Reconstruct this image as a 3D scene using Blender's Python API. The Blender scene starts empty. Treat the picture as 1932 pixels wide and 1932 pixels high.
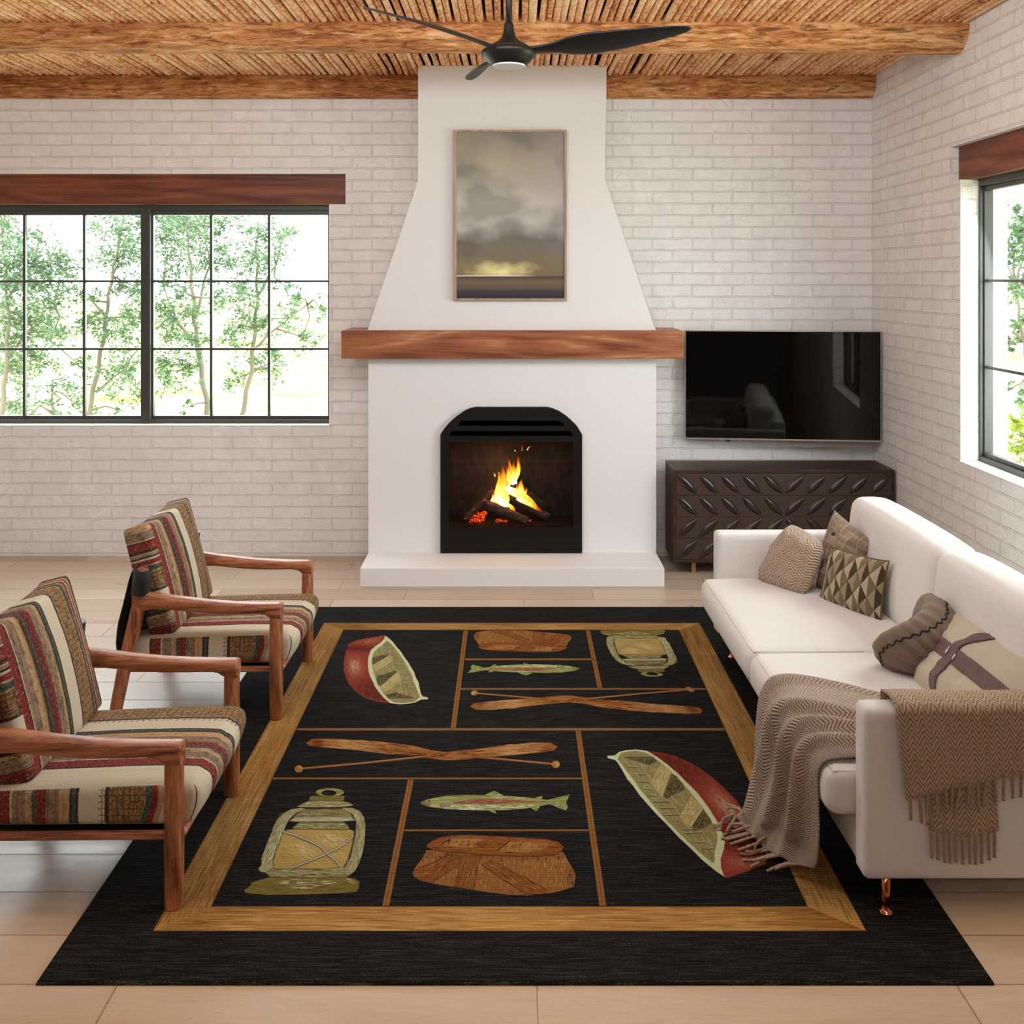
import bpy, bmesh, math, random
from mathutils import Vector, Matrix, noise
from mathutils.geometry import tessellate_polygon

SC = bpy.context.scene
COL = SC.collection
PI = math.pi
R = math.radians

# ------------------------------------------------------------------ camera, sky, lights, exposure
EYE, FOC, CX, CY = 1.9, 1880.0, 967.0, 528.0        # eye height (m), focal length and horizon in a 1932 px frame
cam_data = bpy.data.cameras.new('camera')
cam_data.sensor_width = 36.0
cam_data.lens = FOC / 1932 * 36.0
cam_data.shift_x = -(CX - 966) / 1932
cam_data.shift_y = -(966 - CY) / 1932
cam_data.clip_start = 0.05
cam_data.clip_end = 400
cam = bpy.data.objects.new('camera', cam_data)
COL.objects.link(cam)
cam.location = (0, 0, EYE)
cam.rotation_euler = (R(90), 0, 0)
SC.camera = cam

world = bpy.data.worlds.new('sky')
SC.world = world
world.use_nodes = True
bg = world.node_tree.nodes['Background']
bg.inputs['Color'].default_value = (0.94, 0.97, 1.0, 1)
bg.inputs['Strength'].default_value = 5.0

sun_data = bpy.data.lights.new('sun', 'SUN')
sun_data.energy = 1.7
sun_data.color = (1.0, 0.78, 0.52)
sun_data.angle = R(1.2)
sun = bpy.data.objects.new('sun', sun_data)
COL.objects.link(sun)
sun.rotation_euler = Vector((0.10, 1.0, -0.715)).to_track_quat('-Z', 'Y').to_euler()

def area(name, loc, target, sx, sy, power, color):
    d = bpy.data.lights.new(name, 'AREA')
    d.shape = 'RECTANGLE'; d.size = sx; d.size_y = sy
    d.energy = power; d.color = color
    o = bpy.data.objects.new(name, d); COL.objects.link(o)
    o.location = loc
    o.rotation_euler = (Vector(target) - Vector(loc)).to_track_quat('-Z', 'Y').to_euler()
    return o
area('window_daylight_north', (-2.57, 7.2, 1.66), (-2.2, 3.0, 0.4), 2.5, 1.45, 42, (0.88, 0.95, 1.0))
area('window_daylight_east', (2.85, 4.6, 1.66), (0.0, 4.4, 0.6), 1.7, 1.45, 48, (0.90, 0.96, 1.0))
area('overhead_fill', (-0.2, 3.5, 3.24), (0.0, 6.3, 0.9), 3.8, 1.4, 100, (0.93, 0.97, 1.0))  # added fill lamp under the ceiling; the room shows no skylight

vs = SC.view_settings
vs.view_transform = 'Standard'
vs.look = 'None'
vs.exposure = 0.15
vs.gamma = 1.0
vs.use_curve_mapping = False
SC.cycles.use_denoising = True
SC.cycles.max_bounces = 10
SC.cycles.diffuse_bounces = 6
SC.cycles.transparent_max_bounces = 24
SC.cycles.sample_clamp_indirect = 6.0
SC.cycles.caustics_reflective = False
SC.cycles.caustics_refractive = False

# ------------------------------------------------------------------ helpers
def P(px, py, d):
    return Vector(((px - CX) * d / FOC, d, EYE - (py - CY) * d / FOC))

def FLR(px, py, z=0.0):
    d = (EYE - z) * FOC / (py - CY)
    return Vector(((px - CX) * d / FOC, d, z))

def lin(c):
    c = c / 255.0
    return c / 12.92 if c <= 0.04045 else ((c + 0.055) / 1.055) ** 2.4

def rgb(r, g, b):
    return (lin(r), lin(g), lin(b), 1.0)

def tag(o, label=None, cat=None, group=None, kind=None):
    if label: o['label'] = label
    if cat: o['category'] = cat
    if group: o['group'] = group
    if kind: o['kind'] = kind
    return o

def empty(name, loc, rz=0.0):
    o = bpy.data.objects.new(name, None)
    o.empty_display_size = 0.1
    COL.objects.link(o)
    o.location = loc
    o.rotation_euler = (0, 0, rz)
    return o

def copy_tree(o, parent=None):
    c = o.copy(); COL.objects.link(c); c.parent = parent
    for ch in list(o.children):
        copy_tree(ch, c)
    return c

class MB:
    """collects polygons; build() links them as one mesh object"""
    def __init__(s):
        s.v = []; s.f = []; s.m = []; s.uv = []; s.c = []; s.sm = []
        s.xf = None
    def vert(s, p):
        p = Vector(p)
        if s.xf is not None: p = s.xf @ p
        s.v.append(p); return len(s.v) - 1
    def face(s, idx, m=0, uv=None, c=None, smooth=True):
        s.f.append(tuple(idx)); s.m.append(m); s.uv.append(uv); s.c.append(c); s.sm.append(smooth)
    def poly(s, pts, m=0, uv=None, c=None, smooth=False):
        s.face([s.vert(p) for p in pts], m, uv, c, smooth)
    def box(s, x0, x1, y0, y1, z0, z1, m=0, ms=None):
        """ms: materials for -x +x -y +y -z +z"""
        ms = ms or [m] * 6
        i = [s.vert((x, y, z)) for x in (x0, x1) for y in (y0, y1) for z in (z0, z1)]
        for q, k in (((0, 1, 3, 2), 0), ((4, 6, 7, 5), 1), ((0, 4, 5, 1), 2), ((2, 3, 7, 6), 3), ((0, 2, 6, 4), 4), ((1, 5, 7, 3), 5)):
            s.face([i[a] for a in q], ms[k], None, None, False)
    def prism(s, outline, y0, y1, m=0):
        """outline in (x, z), extruded along y"""
        n = len(outline)
        a = [s.vert((x, y0, z)) for x, z in outline]
        b = [s.vert((x, y1, z)) for x, z in outline]
        for k in range(n):
            s.face((a[k], a[(k + 1) % n], b[(k + 1) % n], b[k]), m, None, None, False)
        tris = tessellate_polygon([[Vector((x, z, 0)) for x, z in outline]])
        for t in tris:
            s.face([a[q] for q in t], m, None, None, False)
            s.face([b[q] for q in reversed(t)], m, None, None, False)
    def tube(s, pts, rad, n=10, m=0, cap=True, up=None, sq=1.0, ell=1.0, uvs=False):
        """rad: radius or list; sq<1 squares the section; ell scales the second axis"""
        pts = [Vector(p) for p in pts]
        if not isinstance(rad, (list, tuple)): rad = [rad] * len(pts)
        rings = []
        prev = None
        L = 0.0
        lens = []
        for k, p in enumerate(pts):
            if k: L += (pts[k] - pts[k - 1]).length
            lens.append(L)
            t = (pts[min(k + 1, len(pts) - 1)] - pts[max(k - 1, 0)]).normalized()
            if prev is None:
                ref = Vector(up) if up else (Vector((0, 0, 1)) if abs(t.z) < 0.9 else Vector((0, 1, 0)))
                a = (ref - t * ref.dot(t)).normalized()
            else:
                a = (prev - t * prev.dot(t)).normalized()
            prev = a
            b = t.cross(a)
            r = rad[k]
            ra, rb = (r if isinstance(r, (tuple, list)) else (r, r * ell))
            ring = []
            for j in range(n):
                th = 2 * PI * j / n
                c_, s_ = math.cos(th), math.sin(th)
                c_ = math.copysign(abs(c_) ** sq, c_); s_ = math.copysign(abs(s_) ** sq, s_)
                ring.append(s.vert(p + a * ra * c_ + b * rb * s_))
            rings.append(ring)
        for k in range(len(rings) - 1):
            for j in range(n):
                j2 = (j + 1) % n
                uv = None
                if uvs: uv = [(j / n, lens[k]), (j / n, lens[k + 1]), ((j + 1) / n, lens[k + 1]), ((j + 1) / n, lens[k])]
                s.face((rings[k][j], rings[k + 1][j], rings[k + 1][j2], rings[k][j2]), m, uv)
        if cap:
            s.face(list(rings[0]), m, None, None, False); s.face(list(reversed(rings[-1])), m, None, None, False)
    def lathe(s, prof, n=32, m=0, c=(0, 0, 0)):
        rings = []
        for r, z in prof:
            rings.append([s.vert((c[0] + r * math.cos(2 * PI * j / n), c[1] + r * math.sin(2 * PI * j / n), c[2] + z)) for j in range(n)])
        for k in range(len(rings) - 1):
            for j in range(n):
                j2 = (j + 1) % n
                s.face((rings[k][j], rings[k][j2], rings[k + 1][j2], rings[k + 1][j]), m)
        s.face(list(reversed(rings[0])), m, None, None, False); s.face(rings[-1], m, None, None, False)
    def grid(s, fn, nu, nv, m=0, uvfn=None, flip=False):
        ids = [[s.vert(fn(i / nu, j / nv)) for j in range(nv + 1)] for i in range(nu + 1)]
        for i in range(nu):
            for j in range(nv):
                q = [(i, j), (i + 1, j), (i + 1, j + 1), (i, j + 1)]
                if flip: q.reverse()
                uv = [(uvfn or (lambda a, b: (a, b)))(a / nu, b / nv) for a, b in q]
                s.face([ids[a][b] for a, b in q], m, uv)
    def build(s, name, mats, parent=None, bevel=0.0, seg=2, subsurf=0, solid=0.0, weld=False, loc=None):
        me = bpy.data.meshes.new(name)
        me.from_pydata([tuple(p) for p in s.v], [], s.f)
        if not isinstance(mats, (list, tuple)): mats = [mats]
        for mt in mats: me.materials.append(mt)
        me.polygons.foreach_set('material_index', s.m)
        me.polygons.foreach_set('use_smooth', s.sm)
        if any(u is not None for u in s.uv):
            lay = me.uv_layers.new(name='UVMap')
            flat = []
            for f, u in zip(s.f, s.uv):
                for k in range(len(f)):
                    flat.extend(u[k] if u is not None else (0.0, 0.0))
            lay.data.foreach_set('uv', flat)
        if any(c is not None for c in s.c):
            at = me.color_attributes.new(name='Col', type='FLOAT_COLOR', domain='CORNER')
            flat = []
            for f, c in zip(s.f, s.c):
                for k in range(len(f)):
                    if c is None: flat.extend((0, 0, 0, 1))
                    elif isinstance(c[0], (tuple, list)): flat.extend(c[k])
                    else: flat.extend(c)
            at.data.foreach_set('color', flat)
        me.validate()
        o = bpy.data.objects.new(name, me)
        COL.objects.link(o)
        if weld:
            w = o.modifiers.new('weld', 'WELD'); w.merge_threshold = 0.0005
        if solid:
            sd = o.modifiers.new('solid', 'SOLIDIFY'); sd.thickness = solid; sd.offset = 0
        if bevel:
            b = o.modifiers.new('bevel', 'BEVEL'); b.width = bevel; b.segments = seg
            b.limit_method = 'ANGLE'; b.angle_limit = R(35); b.harden_normals = False
        if subsurf:
            ss = o.modifiers.new('sub', 'SUBSURF'); ss.levels = subsurf; ss.render_levels = subsurf
        if parent is not None: o.parent = parent
        if loc is not None: o.location = loc
        return o

# ---- shader nodes
class NT:
    def __init__(s, name):
        s.mat = bpy.data.materials.new(name); s.mat.use_nodes = True
        s.t = s.mat.node_tree; s.t.nodes.clear()
        s.out = s.t.nodes.new('ShaderNodeOutputMaterial')
    def put(s, inp, val):
        if val is None: return
        if isinstance(val, bpy.types.NodeSocket): s.t.links.new(val, inp)
        else:
            try: inp.default_value = val
            except Exception: inp.default_value = tuple(val)[:3]
    def n(s, typ, props=None, **ins):
        nd = s.t.nodes.new('ShaderNode' + typ)
        for k, v in (props or {}).items(): setattr(nd, k, v)
        for k, v in ins.items():
            key = k.replace('_', ' ')
            s.put(nd.inputs[key] if key in nd.inputs else nd.inputs[k], v)
        return nd
    def math(s, op, a, b=None, c=None):
        nd = s.t.nodes.new('ShaderNodeMath'); nd.operation = op
        s.put(nd.inputs[0], a)
        if b is not None: s.put(nd.inputs[1], b)
        if c is not None: s.put(nd.inputs[2], c)
        return nd.outputs[0]
    def vmul(s, a, b):
        nd = s.t.nodes.new('ShaderNodeVectorMath'); nd.operation = 'MULTIPLY'
        s.put(nd.inputs[0], a); s.put(nd.inputs[1], b); return nd.outputs[0]
    def vadd(s, a, b):
        nd = s.t.nodes.new('ShaderNodeVectorMath'); nd.operation = 'ADD'
        s.put(nd.inputs[0], a); s.put(nd.inputs[1], b); return nd.outputs[0]
    def ramp(s, fac, stops, interp='LINEAR'):
        nd = s.t.nodes.new('ShaderNodeValToRGB'); nd.color_ramp.interpolation = interp
        el = nd.color_ramp.elements
        while len(el) > 1: el.remove(el[-1])
        el[0].position = stops[0][0]; el[0].color = stops[0][1]
        for p, c in stops[1:]:
            e = el.new(p); e.color = c
        s.put(nd.inputs[0], fac)
        return nd.outputs[0]
    def fr(s, fac, a, b, c=0.0, d=1.0):
        nd = s.n('MapRange'); s.put(nd.inputs[0], fac)
        for k, v in ((1, a), (2, b), (3, c), (4, d)): s.put(nd.inputs[k], v)
        return nd.outputs[0]
    def mix(s, fac, a, b, mode='MIX'):
        nd = s.t.nodes.new('ShaderNodeMix'); nd.data_type = 'RGBA'; nd.blend_type = mode
        s.put(nd.inputs[0], fac); s.put(nd.inputs[6], a); s.put(nd.inputs[7], b)
        return nd.outputs[2]
    def noise(s, vec, scale=5, detail=4, rough=0.5, dist=0.0):
        nd = s.n('TexNoise', None, Vector=vec, Scale=scale, Detail=detail, Roughness=rough, Distortion=dist)
        return nd.outputs[0]
    def obj(s): return s.n('TexCoord').outputs['Object']
    def pos(s): return s.n('NewGeometry').outputs['Position']
    def uv(s): return s.n('TexCoord').outputs['UV']
    def sep(s, v):
        nd = s.n('SeparateXYZ', None); s.put(nd.inputs[0], v); return nd.outputs
    def comb(s, x, y, z):
        nd = s.n('CombineXYZ'); s.put(nd.inputs[0], x); s.put(nd.inputs[1], y); s.put(nd.inputs[2], z); return nd.outputs[0]
    def bump(s, h, strength=0.3, dist=0.01, normal=None):
        nd = s.n('Bump', None, Strength=strength, Distance=dist, Height=h)
        if normal is not None: s.put(nd.inputs['Normal'], normal)
        return nd.outputs[0]
    def bsdf(s, color, rough=0.5, metal=0.0, spec=0.5, normal=None, sheen=0.0, coat=0.0, sub=0.0, trans=0.0):
        b = s.n('BsdfPrincipled')
        s.put(b.inputs['Base Color'], color); s.put(b.inputs['Roughness'], rough); s.put(b.inputs['Metallic'], metal)
        s.put(b.inputs['Specular IOR Level'], spec)
        if normal is not None: s.put(b.inputs['Normal'], normal)
        if sheen: b.inputs['Sheen Weight'].default_value = sheen
        if coat: b.inputs['Coat Weight'].default_value = coat
        s.t.links.new(b.outputs[0], s.out.inputs[0])
        return s.mat

def brick_mat(name, horiz):
    m = NT(name); p = m.pos(); q = m.sep(p)
    h = q[0] if horiz == 'x' else q[1]
    off = 3.311 if horiz == 'x' else 0.05
    base = m.comb(m.math('ADD', h, off), m.math('SUBTRACT', q[2], 3.068 - 0.0803 * 40), 0.0)
    wob = m.noise(p, 9, 4, 0.6)
    wob2 = m.noise(m.vadd(p, (7.3, 2.1, 4.4)), 12, 4, 0.6)
    vec = m.vadd(base, m.comb(m.math('MULTIPLY', m.math('SUBTRACT', wob, 0.5), 0.016), m.math('MULTIPLY', m.math('SUBTRACT', wob2, 0.5), 0.016), 0.0))
    br = m.n('TexBrick', {'offset': 0.5, 'offset_frequency': 2, 'squash': 1.0}, Vector=vec, Scale=1.0)
    for k, v in (('Mortar Size', 0.0055), ('Mortar Smooth', 0.35), ('Brick Width', 0.2757), ('Row Height', 0.0803), ('Bias', 0.0)):
        br.inputs[k].default_value = v
    br.inputs['Color1'].default_value = (0.45, 0.45, 0.45, 1); br.inputs['Color2'].default_value = (0.55, 0.55, 0.55, 1); br.inputs['Mortar'].default_value = (0, 0, 0, 1)
    mort = br.outputs['Fac']
    n1 = m.noise(p, 22, 6, 0.62, 0.6); n2 = m.noise(p, 70, 4, 0.6); n3 = m.noise(p, 5, 3, 0.5, 1.0)
    crack = m.n('TexVoronoi', {'feature': 'DISTANCE_TO_EDGE'}, Vector=m.vadd(m.vmul(p, (1, 1, 1.6)), m.comb(m.math('MULTIPLY', n1, 0.12), m.math('MULTIPLY', n3, 0.1), 0.0)), Scale=9.0).outputs[0]
    ck = m.math('MULTIPLY', m.fr(crack, 0.0, 0.03, 1.0, 0.0), m.fr(n3, 0.52, 0.62))
    tile = m.sep(br.outputs['Color'])[0]
    hgt = m.math('SUBTRACT', m.math('MULTIPLY', m.math('SUBTRACT', 1.0, mort), m.math('ADD', 0.8, m.math('MULTIPLY', tile, 0.5))), m.math('MULTIPLY', ck, 0.10))
    hgt = m.math('ADD', hgt, m.math('ADD', m.math('MULTIPLY', n1, 0.55), m.math('MULTIPLY', n2, 0.16)))
    col = m.ramp(m.fr(n3, 0.3, 0.7), [(0, rgb(228, 225, 222)), (1, rgb(240, 238, 236))])
    edge = m.math('MULTIPLY', m.math('MULTIPLY', mort, m.math('SUBTRACT', 1.0, mort)), 4.0)
    col = m.mix(m.math('MULTIPLY', edge, m.fr(n1, 0.4, 0.6, 0.05, 0.45)), col, rgb(184, 170, 154))
    col = m.mix(m.math('MULTIPLY', ck, 0.12), col, rgb(185, 172, 158))
    return m.bsdf(col, 0.62, normal=m.bump(hgt, 1.0, 0.013), spec=0.3)

def plain(name, c, rough=0.5, metal=0.0, spec=0.5, bump=0.0, bscale=40, sheen=0.0, var=0.0, coat=0.0):
    m = NT(name); p = m.obj(); nn = None; col = c
    if bump: nn = m.bump(m.noise(p, bscale, 5, 0.6), bump, 0.005)
    if var:
        col = m.mix(m.fr(m.noise(p, 6, 4, 0.5), 0.35, 0.65, 0, var), c, tuple(x * 0.6 for x in c[:3]) + (1,))
    return m.bsdf(col, rough, metal, spec, nn, sheen, coat)

def wood(name, axis, cols, scale=1.0, rough=0.45, stretch=14.0, bump=0.25, dist=1.5, contrast=(0.3, 0.7), coat=0.0, fine=1.0, use_pos=False):
    m = NT(name); p = m.pos() if use_pos else m.obj()
    sv = [1.0, 1.0, 1.0]; sv['xyz'.index(axis)] = 1.0 / stretch
    v = m.vmul(p, tuple(sv))
    big = m.noise(v, 14 * scale, 5, 0.55, dist)
    rings = m.math('FRACT', m.math('MULTIPLY', m.noise(v, 5 * scale, 2, 0.4, dist * 0.4), 9.0))
    rings = m.math('ABSOLUTE', m.math('SUBTRACT', m.math('MULTIPLY', rings, 2.0), 1.0))
    finen = m.noise(m.vmul(p, tuple(2.2 * x if i != 'xyz'.index(axis) else x for i, x in enumerate(sv))), 90 * scale, 3, 0.6)
    f = m.math('ADD', m.math('MULTIPLY', big, 0.72), m.math('MULTIPLY', rings, 0.16))
    f = m.math('ADD', f, m.math('MULTIPLY', m.math('SUBTRACT', finen, 0.4), 0.3 * fine))
    n = len(cols) - 1
    col = m.ramp(m.fr(f, *contrast), [(k / n, c) for k, c in enumerate(cols)])
    nn = m.bump(m.math('ADD', finen, big), bump, 0.003) if bump else None
    return m.bsdf(col, rough, 0.0, 0.4, nn, 0.0, coat)

# ------------------------------------------------------------------ shared materials
M = {}
M['brick_x'] = brick_mat('painted_brick_x', 'x')
M['brick_y'] = brick_mat('painted_brick_y', 'y')
M['paint'] = plain('brick_paint', rgb(234, 231, 228), 0.6, bump=0.6, bscale=25)
M['plaster'] = plain('smooth_plaster', rgb(230, 228, 227), 0.7, bump=0.12, bscale=30, spec=0.25)
M['black_metal'] = plain('black_metal', rgb(34, 34, 33), 0.38, 0.0, 0.5)
M['frame_metal'] = plain('window_metal', rgb(62, 62, 58), 0.4, 0.0, 0.5)
M['chimney_black'] = plain('insert_black', rgb(17, 15, 14), 0.5, 0.0, 0.22)
M['dark'] = plain('dark_void', rgb(2, 2, 2), 0.95, spec=0.0)
M['lintel'] = wood('lintel_wood', 'x', [rgb(84, 40, 24), rgb(118, 62, 40), rgb(142, 84, 58)], 0.6, 0.5, 12, contrast=(0.33, 0.62), use_pos=True)
M['lintel_y'] = wood('lintel_wood_y', 'y', [rgb(84, 40, 24), rgb(118, 62, 40), rgb(142, 84, 58)], 0.6, 0.5, 12, contrast=(0.33, 0.62), use_pos=True)
M['mantel'] = wood('mantel_wood', 'x', [rgb(112, 58, 34), rgb(146, 84, 52), rgb(158, 98, 62), rgb(190, 136, 92)], 0.42, 0.42, 9, contrast=(0.33, 0.66), dist=2.2, use_pos=True)
M['beam'] = None

def beam_mat():
    m = NT('rough_log'); p = m.obj()
    v = m.vmul(p, (0.10, 1, 1))
    big = m.noise(v, 16, 6, 0.65, 1.2)
    blotch = m.noise(m.vmul(p, (0.5, 1, 1)), 3.0, 4, 0.6, 0.5)
    fine = m.noise(m.vmul(p, (0.16, 1, 1)), 48, 5, 0.75, 0.8)
    f = m.math('ADD', m.math('MULTIPLY', big, 0.5), m.math('MULTIPLY', blotch, 0.5))
    col = m.ramp(f, [(0.34, rgb(140, 84, 46)), (0.45, rgb(190, 120, 68)), (0.55, rgb(218, 154, 94)), (0.66, rgb(238, 194, 138))])
    col = m.mix(m.fr(fine, 0.50, 0.62, 0, 0.8), col, rgb(92, 48, 30))
    col = m.mix(m.fr(fine, 0.45, 0.36, 0, 0.7), col, rgb(244, 204, 164))
    return m.bsdf(col, 0.72, normal=m.bump(m.math('ADD', fine, m.math('MULTIPLY', big, 1.5)), 0.9, 0.012), spec=0.25)
M['beam'] = beam_mat()

def rod_mat():
    m = NT('peeled_stick'); p = m.pos(); q = m.sep(p)
    cell = m.n('TexWhiteNoise', {'noise_dimensions': '1D'}, W=m.math('FLOOR', m.math('MULTIPLY', q[0], 24.0))).outputs[0]
    v = m.vmul(p, (1, 0.45, 1))
    a = m.noise(v, 55, 5, 0.7); b = m.noise(v, 9, 3, 0.5)
    f = m.math('ADD', m.math('MULTIPLY', a, 0.75), m.math('MULTIPLY', b, 0.25))
    f = m.math('ADD', f, m.math('MULTIPLY', m.math('SUBTRACT', cell, 0.5), 0.12))
    col = m.ramp(f, [(0.34, rgb(150, 88, 52)), (0.44, rgb(224, 156, 106)), (0.53, rgb(246, 194, 146)), (0.66, rgb(254, 230, 198))])
    return m.bsdf(col, 0.7, normal=m.bump(a, 0.8, 0.008), spec=0.25)
M['rod'] = rod_mat()

def floor_mat():
    m = NT('pale_plank_floor'); p = m.pos(); q = m.sep(p)
    W = 0.2019; L = 1.131
    row = m.math('FLOOR', m.math('DIVIDE', m.math('SUBTRACT', q[1], 2.688 - 20 * W), W))
    fy = m.math('FRACT', m.math('DIVIDE', m.math('SUBTRACT', q[1], 2.688 - 20 * W), W))
    sh = m.math('MULTIPLY', m.math('MODULO', row, 2.0), 0.37 * L)
    xx = m.math('DIVIDE', m.math('ADD', m.math('ADD', q[0], 1.065 + 20 * L), sh), L)
    # rows with index 19 (just below y=2.688) must have a joint at x=-1.065
    xx = m.math('SUBTRACT', xx, 0.37)
    fx = m.math('FRACT', xx); cx = m.math('FLOOR', xx)
    rnd = m.n('TexWhiteNoise', {'noise_dimensions': '2D'}, Vector=m.comb(cx, row, 0.0)).outputs[0]
    dy = m.math('MULTIPLY', m.math('MINIMUM', fy, m.math('SUBTRACT', 1.0, fy)), W)
    dx = m.math('MULTIPLY', m.math('MINIMUM', fx, m.math('SUBTRACT', 1.0, fx)), L)
    dd = m.math('MINIMUM', dy, dx)
    seam = m.fr(dd, 0.0012, 0.0035, 1.0, 0.0)
    v = m.vadd(m.vmul(p, (0.22, 1.0, 1)), m.comb(m.math('MULTIPLY', rnd, 13.0), m.math('MULTIPLY', rnd, 7.0), 0.0))
    n1 = m.noise(v, 6.0, 4, 0.5, 1.2)
    rg = m.math('ABSOLUTE', m.math('SUBTRACT', m.math('MULTIPLY', m.math('FRACT', m.math('MULTIPLY', n1, 34.0)), 2.0), 1.0))
    fine = m.noise(m.vmul(v, (0.5, 3, 1)), 60, 3, 0.6)
    col = m.ramp(m.math('ADD', m.math('MULTIPLY', rnd, 0.5), m.math('MULTIPLY', n1, 0.5)),
                 [(0.2, rgb(178, 156, 136)), (0.5, rgb(190, 170, 151)), (0.8, rgb(200, 182, 165))])
    col = m.mix(m.fr(rg, 0.0, 0.4, 0.16, 0.0), col, rgb(160, 128, 98))
    col = m.mix(m.fr(fine, 0.45, 0.7, 0, 0.32), col, rgb(165, 135, 106))
    kn = m.n('TexVoronoi', None, Vector=m.vmul(p, (1.0, 1.5, 1)), Scale=1.6)
    col = m.mix(m.fr(kn.outputs['Distance'], 0.008, 0.022, 0.5, 0.0), col, rgb(120, 92, 72))
    col = m.mix(m.math('MULTIPLY', seam, 0.7), col, rgb(128, 92, 66))
    hgt = m.math('ADD', m.math('MULTIPLY', seam, -1.0), m.math('MULTIPLY', fine, 0.1))
    return m.bsdf(col, m.fr(n1, 0.3, 0.7, 0.26, 0.4), normal=m.bump(hgt, 0.5, 0.003), spec=0.45)
M['floor'] = floor_mat()

# ------------------------------------------------------------------ room shell
YB, XR, XL, YF, ZC = 6.856, 2.473, -4.6, -1.3, 3.29
TH = 0.26
WX0, WX1, WZ0, WZ1 = -3.87, -1.262, 0.897, 2.42       # window in the back wall
WY0, WY1 = 3.70, 5.502                                 # window in the right wall
LX, LZ0, LZ1 = -1.149, 2.42, 2.629                     # lintel over the back window

f = MB(); f.box(XL - 0.1, XR + TH, YF - 0.1, YB + TH, -0.12, 0.0)
tag(f.build('floor', M['floor']), kind='structure')

w = MB()
bm_ = [1, 1, 0, 0, 2, 2]
def wb(x0, x1, z0, z1, y0=YB):
    w.box(x0, x1, y0, YB + TH, z0, z1, ms=bm_)
wb(XL, WX0, 0, ZC + 0.1); wb(WX0, WX1, 0, WZ0)
wb(WX0, LX, LZ0, LZ1, YB + 0.16); wb(WX0, LX, LZ1, ZC + 0.1)
wb(WX1, XR + TH, 0, LZ0); wb(LX, XR + TH, LZ0, ZC + 0.1)
tag(w.build('wall_back', [M['brick_x'], M['brick_y'], M['paint']]), kind='structure')

w = MB()
def wr(y0, y1, z0, z1, x0=XR):
    w.box(x0, XR + TH, y0, y1, z0, z1, ms=[1, 1, 0, 0, 2, 2])
wr(YF, WY0, 0, 2.454); wr(WY0, WY1, 0, WZ0); wr(WY1, YB, 0, 2.454)
wr(5.629, YB, 2.454, 2.65); wr(YF, 3.5, 2.454, 2.65)
wr(YF, YB, 2.65, ZC + 0.1)
tag(w.build('wall_right', [M['brick_x'], M['brick_y'], M['paint']]), kind='structure')

# crumbly brick lip along the jamb edges
w = MB(); w.box(XL - TH, XL, YF, YB + TH, 0, ZC + 0.1, ms=[1, 1, 0, 0, 2, 2])
tag(w.build('wall_left', [M['brick_x'], M['brick_y'], M['paint']]), kind='structure')
w = MB()
w.box(XL - TH, XR + TH, YF - TH, YF, 0, 2.7, ms=bm_)
w.box(XL - TH, XL + 0.4, YF - TH, YF, 2.7, 3.26, ms=bm_); w.box(XR - 0.4, XR + TH, YF - TH, YF, 2.7, 3.26, ms=bm_)
w.box(XL - TH, XR + TH, YF - TH, YF, 3.26, ZC + 0.1, ms=bm_)
rear = plain('rear_wall_darkened', rgb(128, 120, 112), 0.8)  # unseen wall; opening sized and colour darkened to cut frontal light
tag(w.build('wall_front', [rear, rear, rear]), kind='structure')

# ceiling: dark deck with peeled sticks laid side by side
rng = random.Random(4)
c = MB()
c.box(XL - TH, XR + TH, YF - TH, YB + TH, 3.345, 3.60, m=1)
x = XL + 0.03
k = 0
while x < XR - 0.005:
    r = rng.uniform(0.0165, 0.022)
    gap = rng.choice([0.003, 0.004, 0.006, 0.008, 0.014]) if k % 2 else rng.choice([0.0, 0.001, 0.003])
    x += r
    for (y0, y1, nseg) in ((YF, 5.45, 12), (5.55 + 0.0, 6.84, 9)):
        ys = [y0 + (y1 - y0) * j / nseg for j in range(nseg + 1)]
        dz = rng.uniform(-0.003, 0.003); xo = rng.uniform(-0.003, 0.003)
        if y0 > 5: xo += 0.01 * math.sin(k)
        pts = []; rr = []
        for j, yy in enumerate(ys):
            pts.append((x + xo + 0.002 * math.sin(yy * 7 + k), yy, 3.311 + dz + rng.uniform(-0.0015, 0.0015)))
            rr.append(r * rng.uniform(0.9, 1.08))
        c.tube(pts, rr, 8, 0, cap=False)
    x += r + gap
    k += 1
tag(c.build('ceiling', [M['rod'], plain('ceiling_deck', rgb(40, 26, 16), 0.9)]), kind='structure')

def log_beam(yc, zc, r, x0, x1, seed, label):
    o = empty('ceiling_beam', (0, yc, zc))
    b = MB(); n = 90; nr = 30
    rings = []
    for i in range(n + 1):
        xx = x0 + (x1 - x0) * i / n
        ring = []
        for j in range(nr):
            th = 2 * PI * j / nr
            v = Vector((xx * 0.8 + seed, math.cos(th), math.sin(th)))
            rr = r * (1 + 0.045 * noise.noise(v * 1.3) + 0.02 * noise.noise(v * Vector((4, 3, 3)))) + 0.003 * noise.noise(Vector((xx * 9, th * 3, seed)))
            ring.append(b.vert((xx, rr * math.cos(th), rr * math.sin(th))))
        rings.append(ring)
    for i in range(n):
        for j in range(nr):
            j2 = (j + 1) % nr
            b.face((rings[i][j], rings[i + 1][j], rings[i + 1][j2], rings[i][j2]))
    b.face(list(reversed(rings[0])), smooth=False); b.face(rings[-1], smooth=False)
    me = b.build('log', M['beam'])
    bpy.data.objects.remove(o)
    me.name = 'ceiling_beam'
    me.location = (0, yc, zc)
    tag(me, label, 'beam', 'round log beams under the stick ceiling')
    return me
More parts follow.
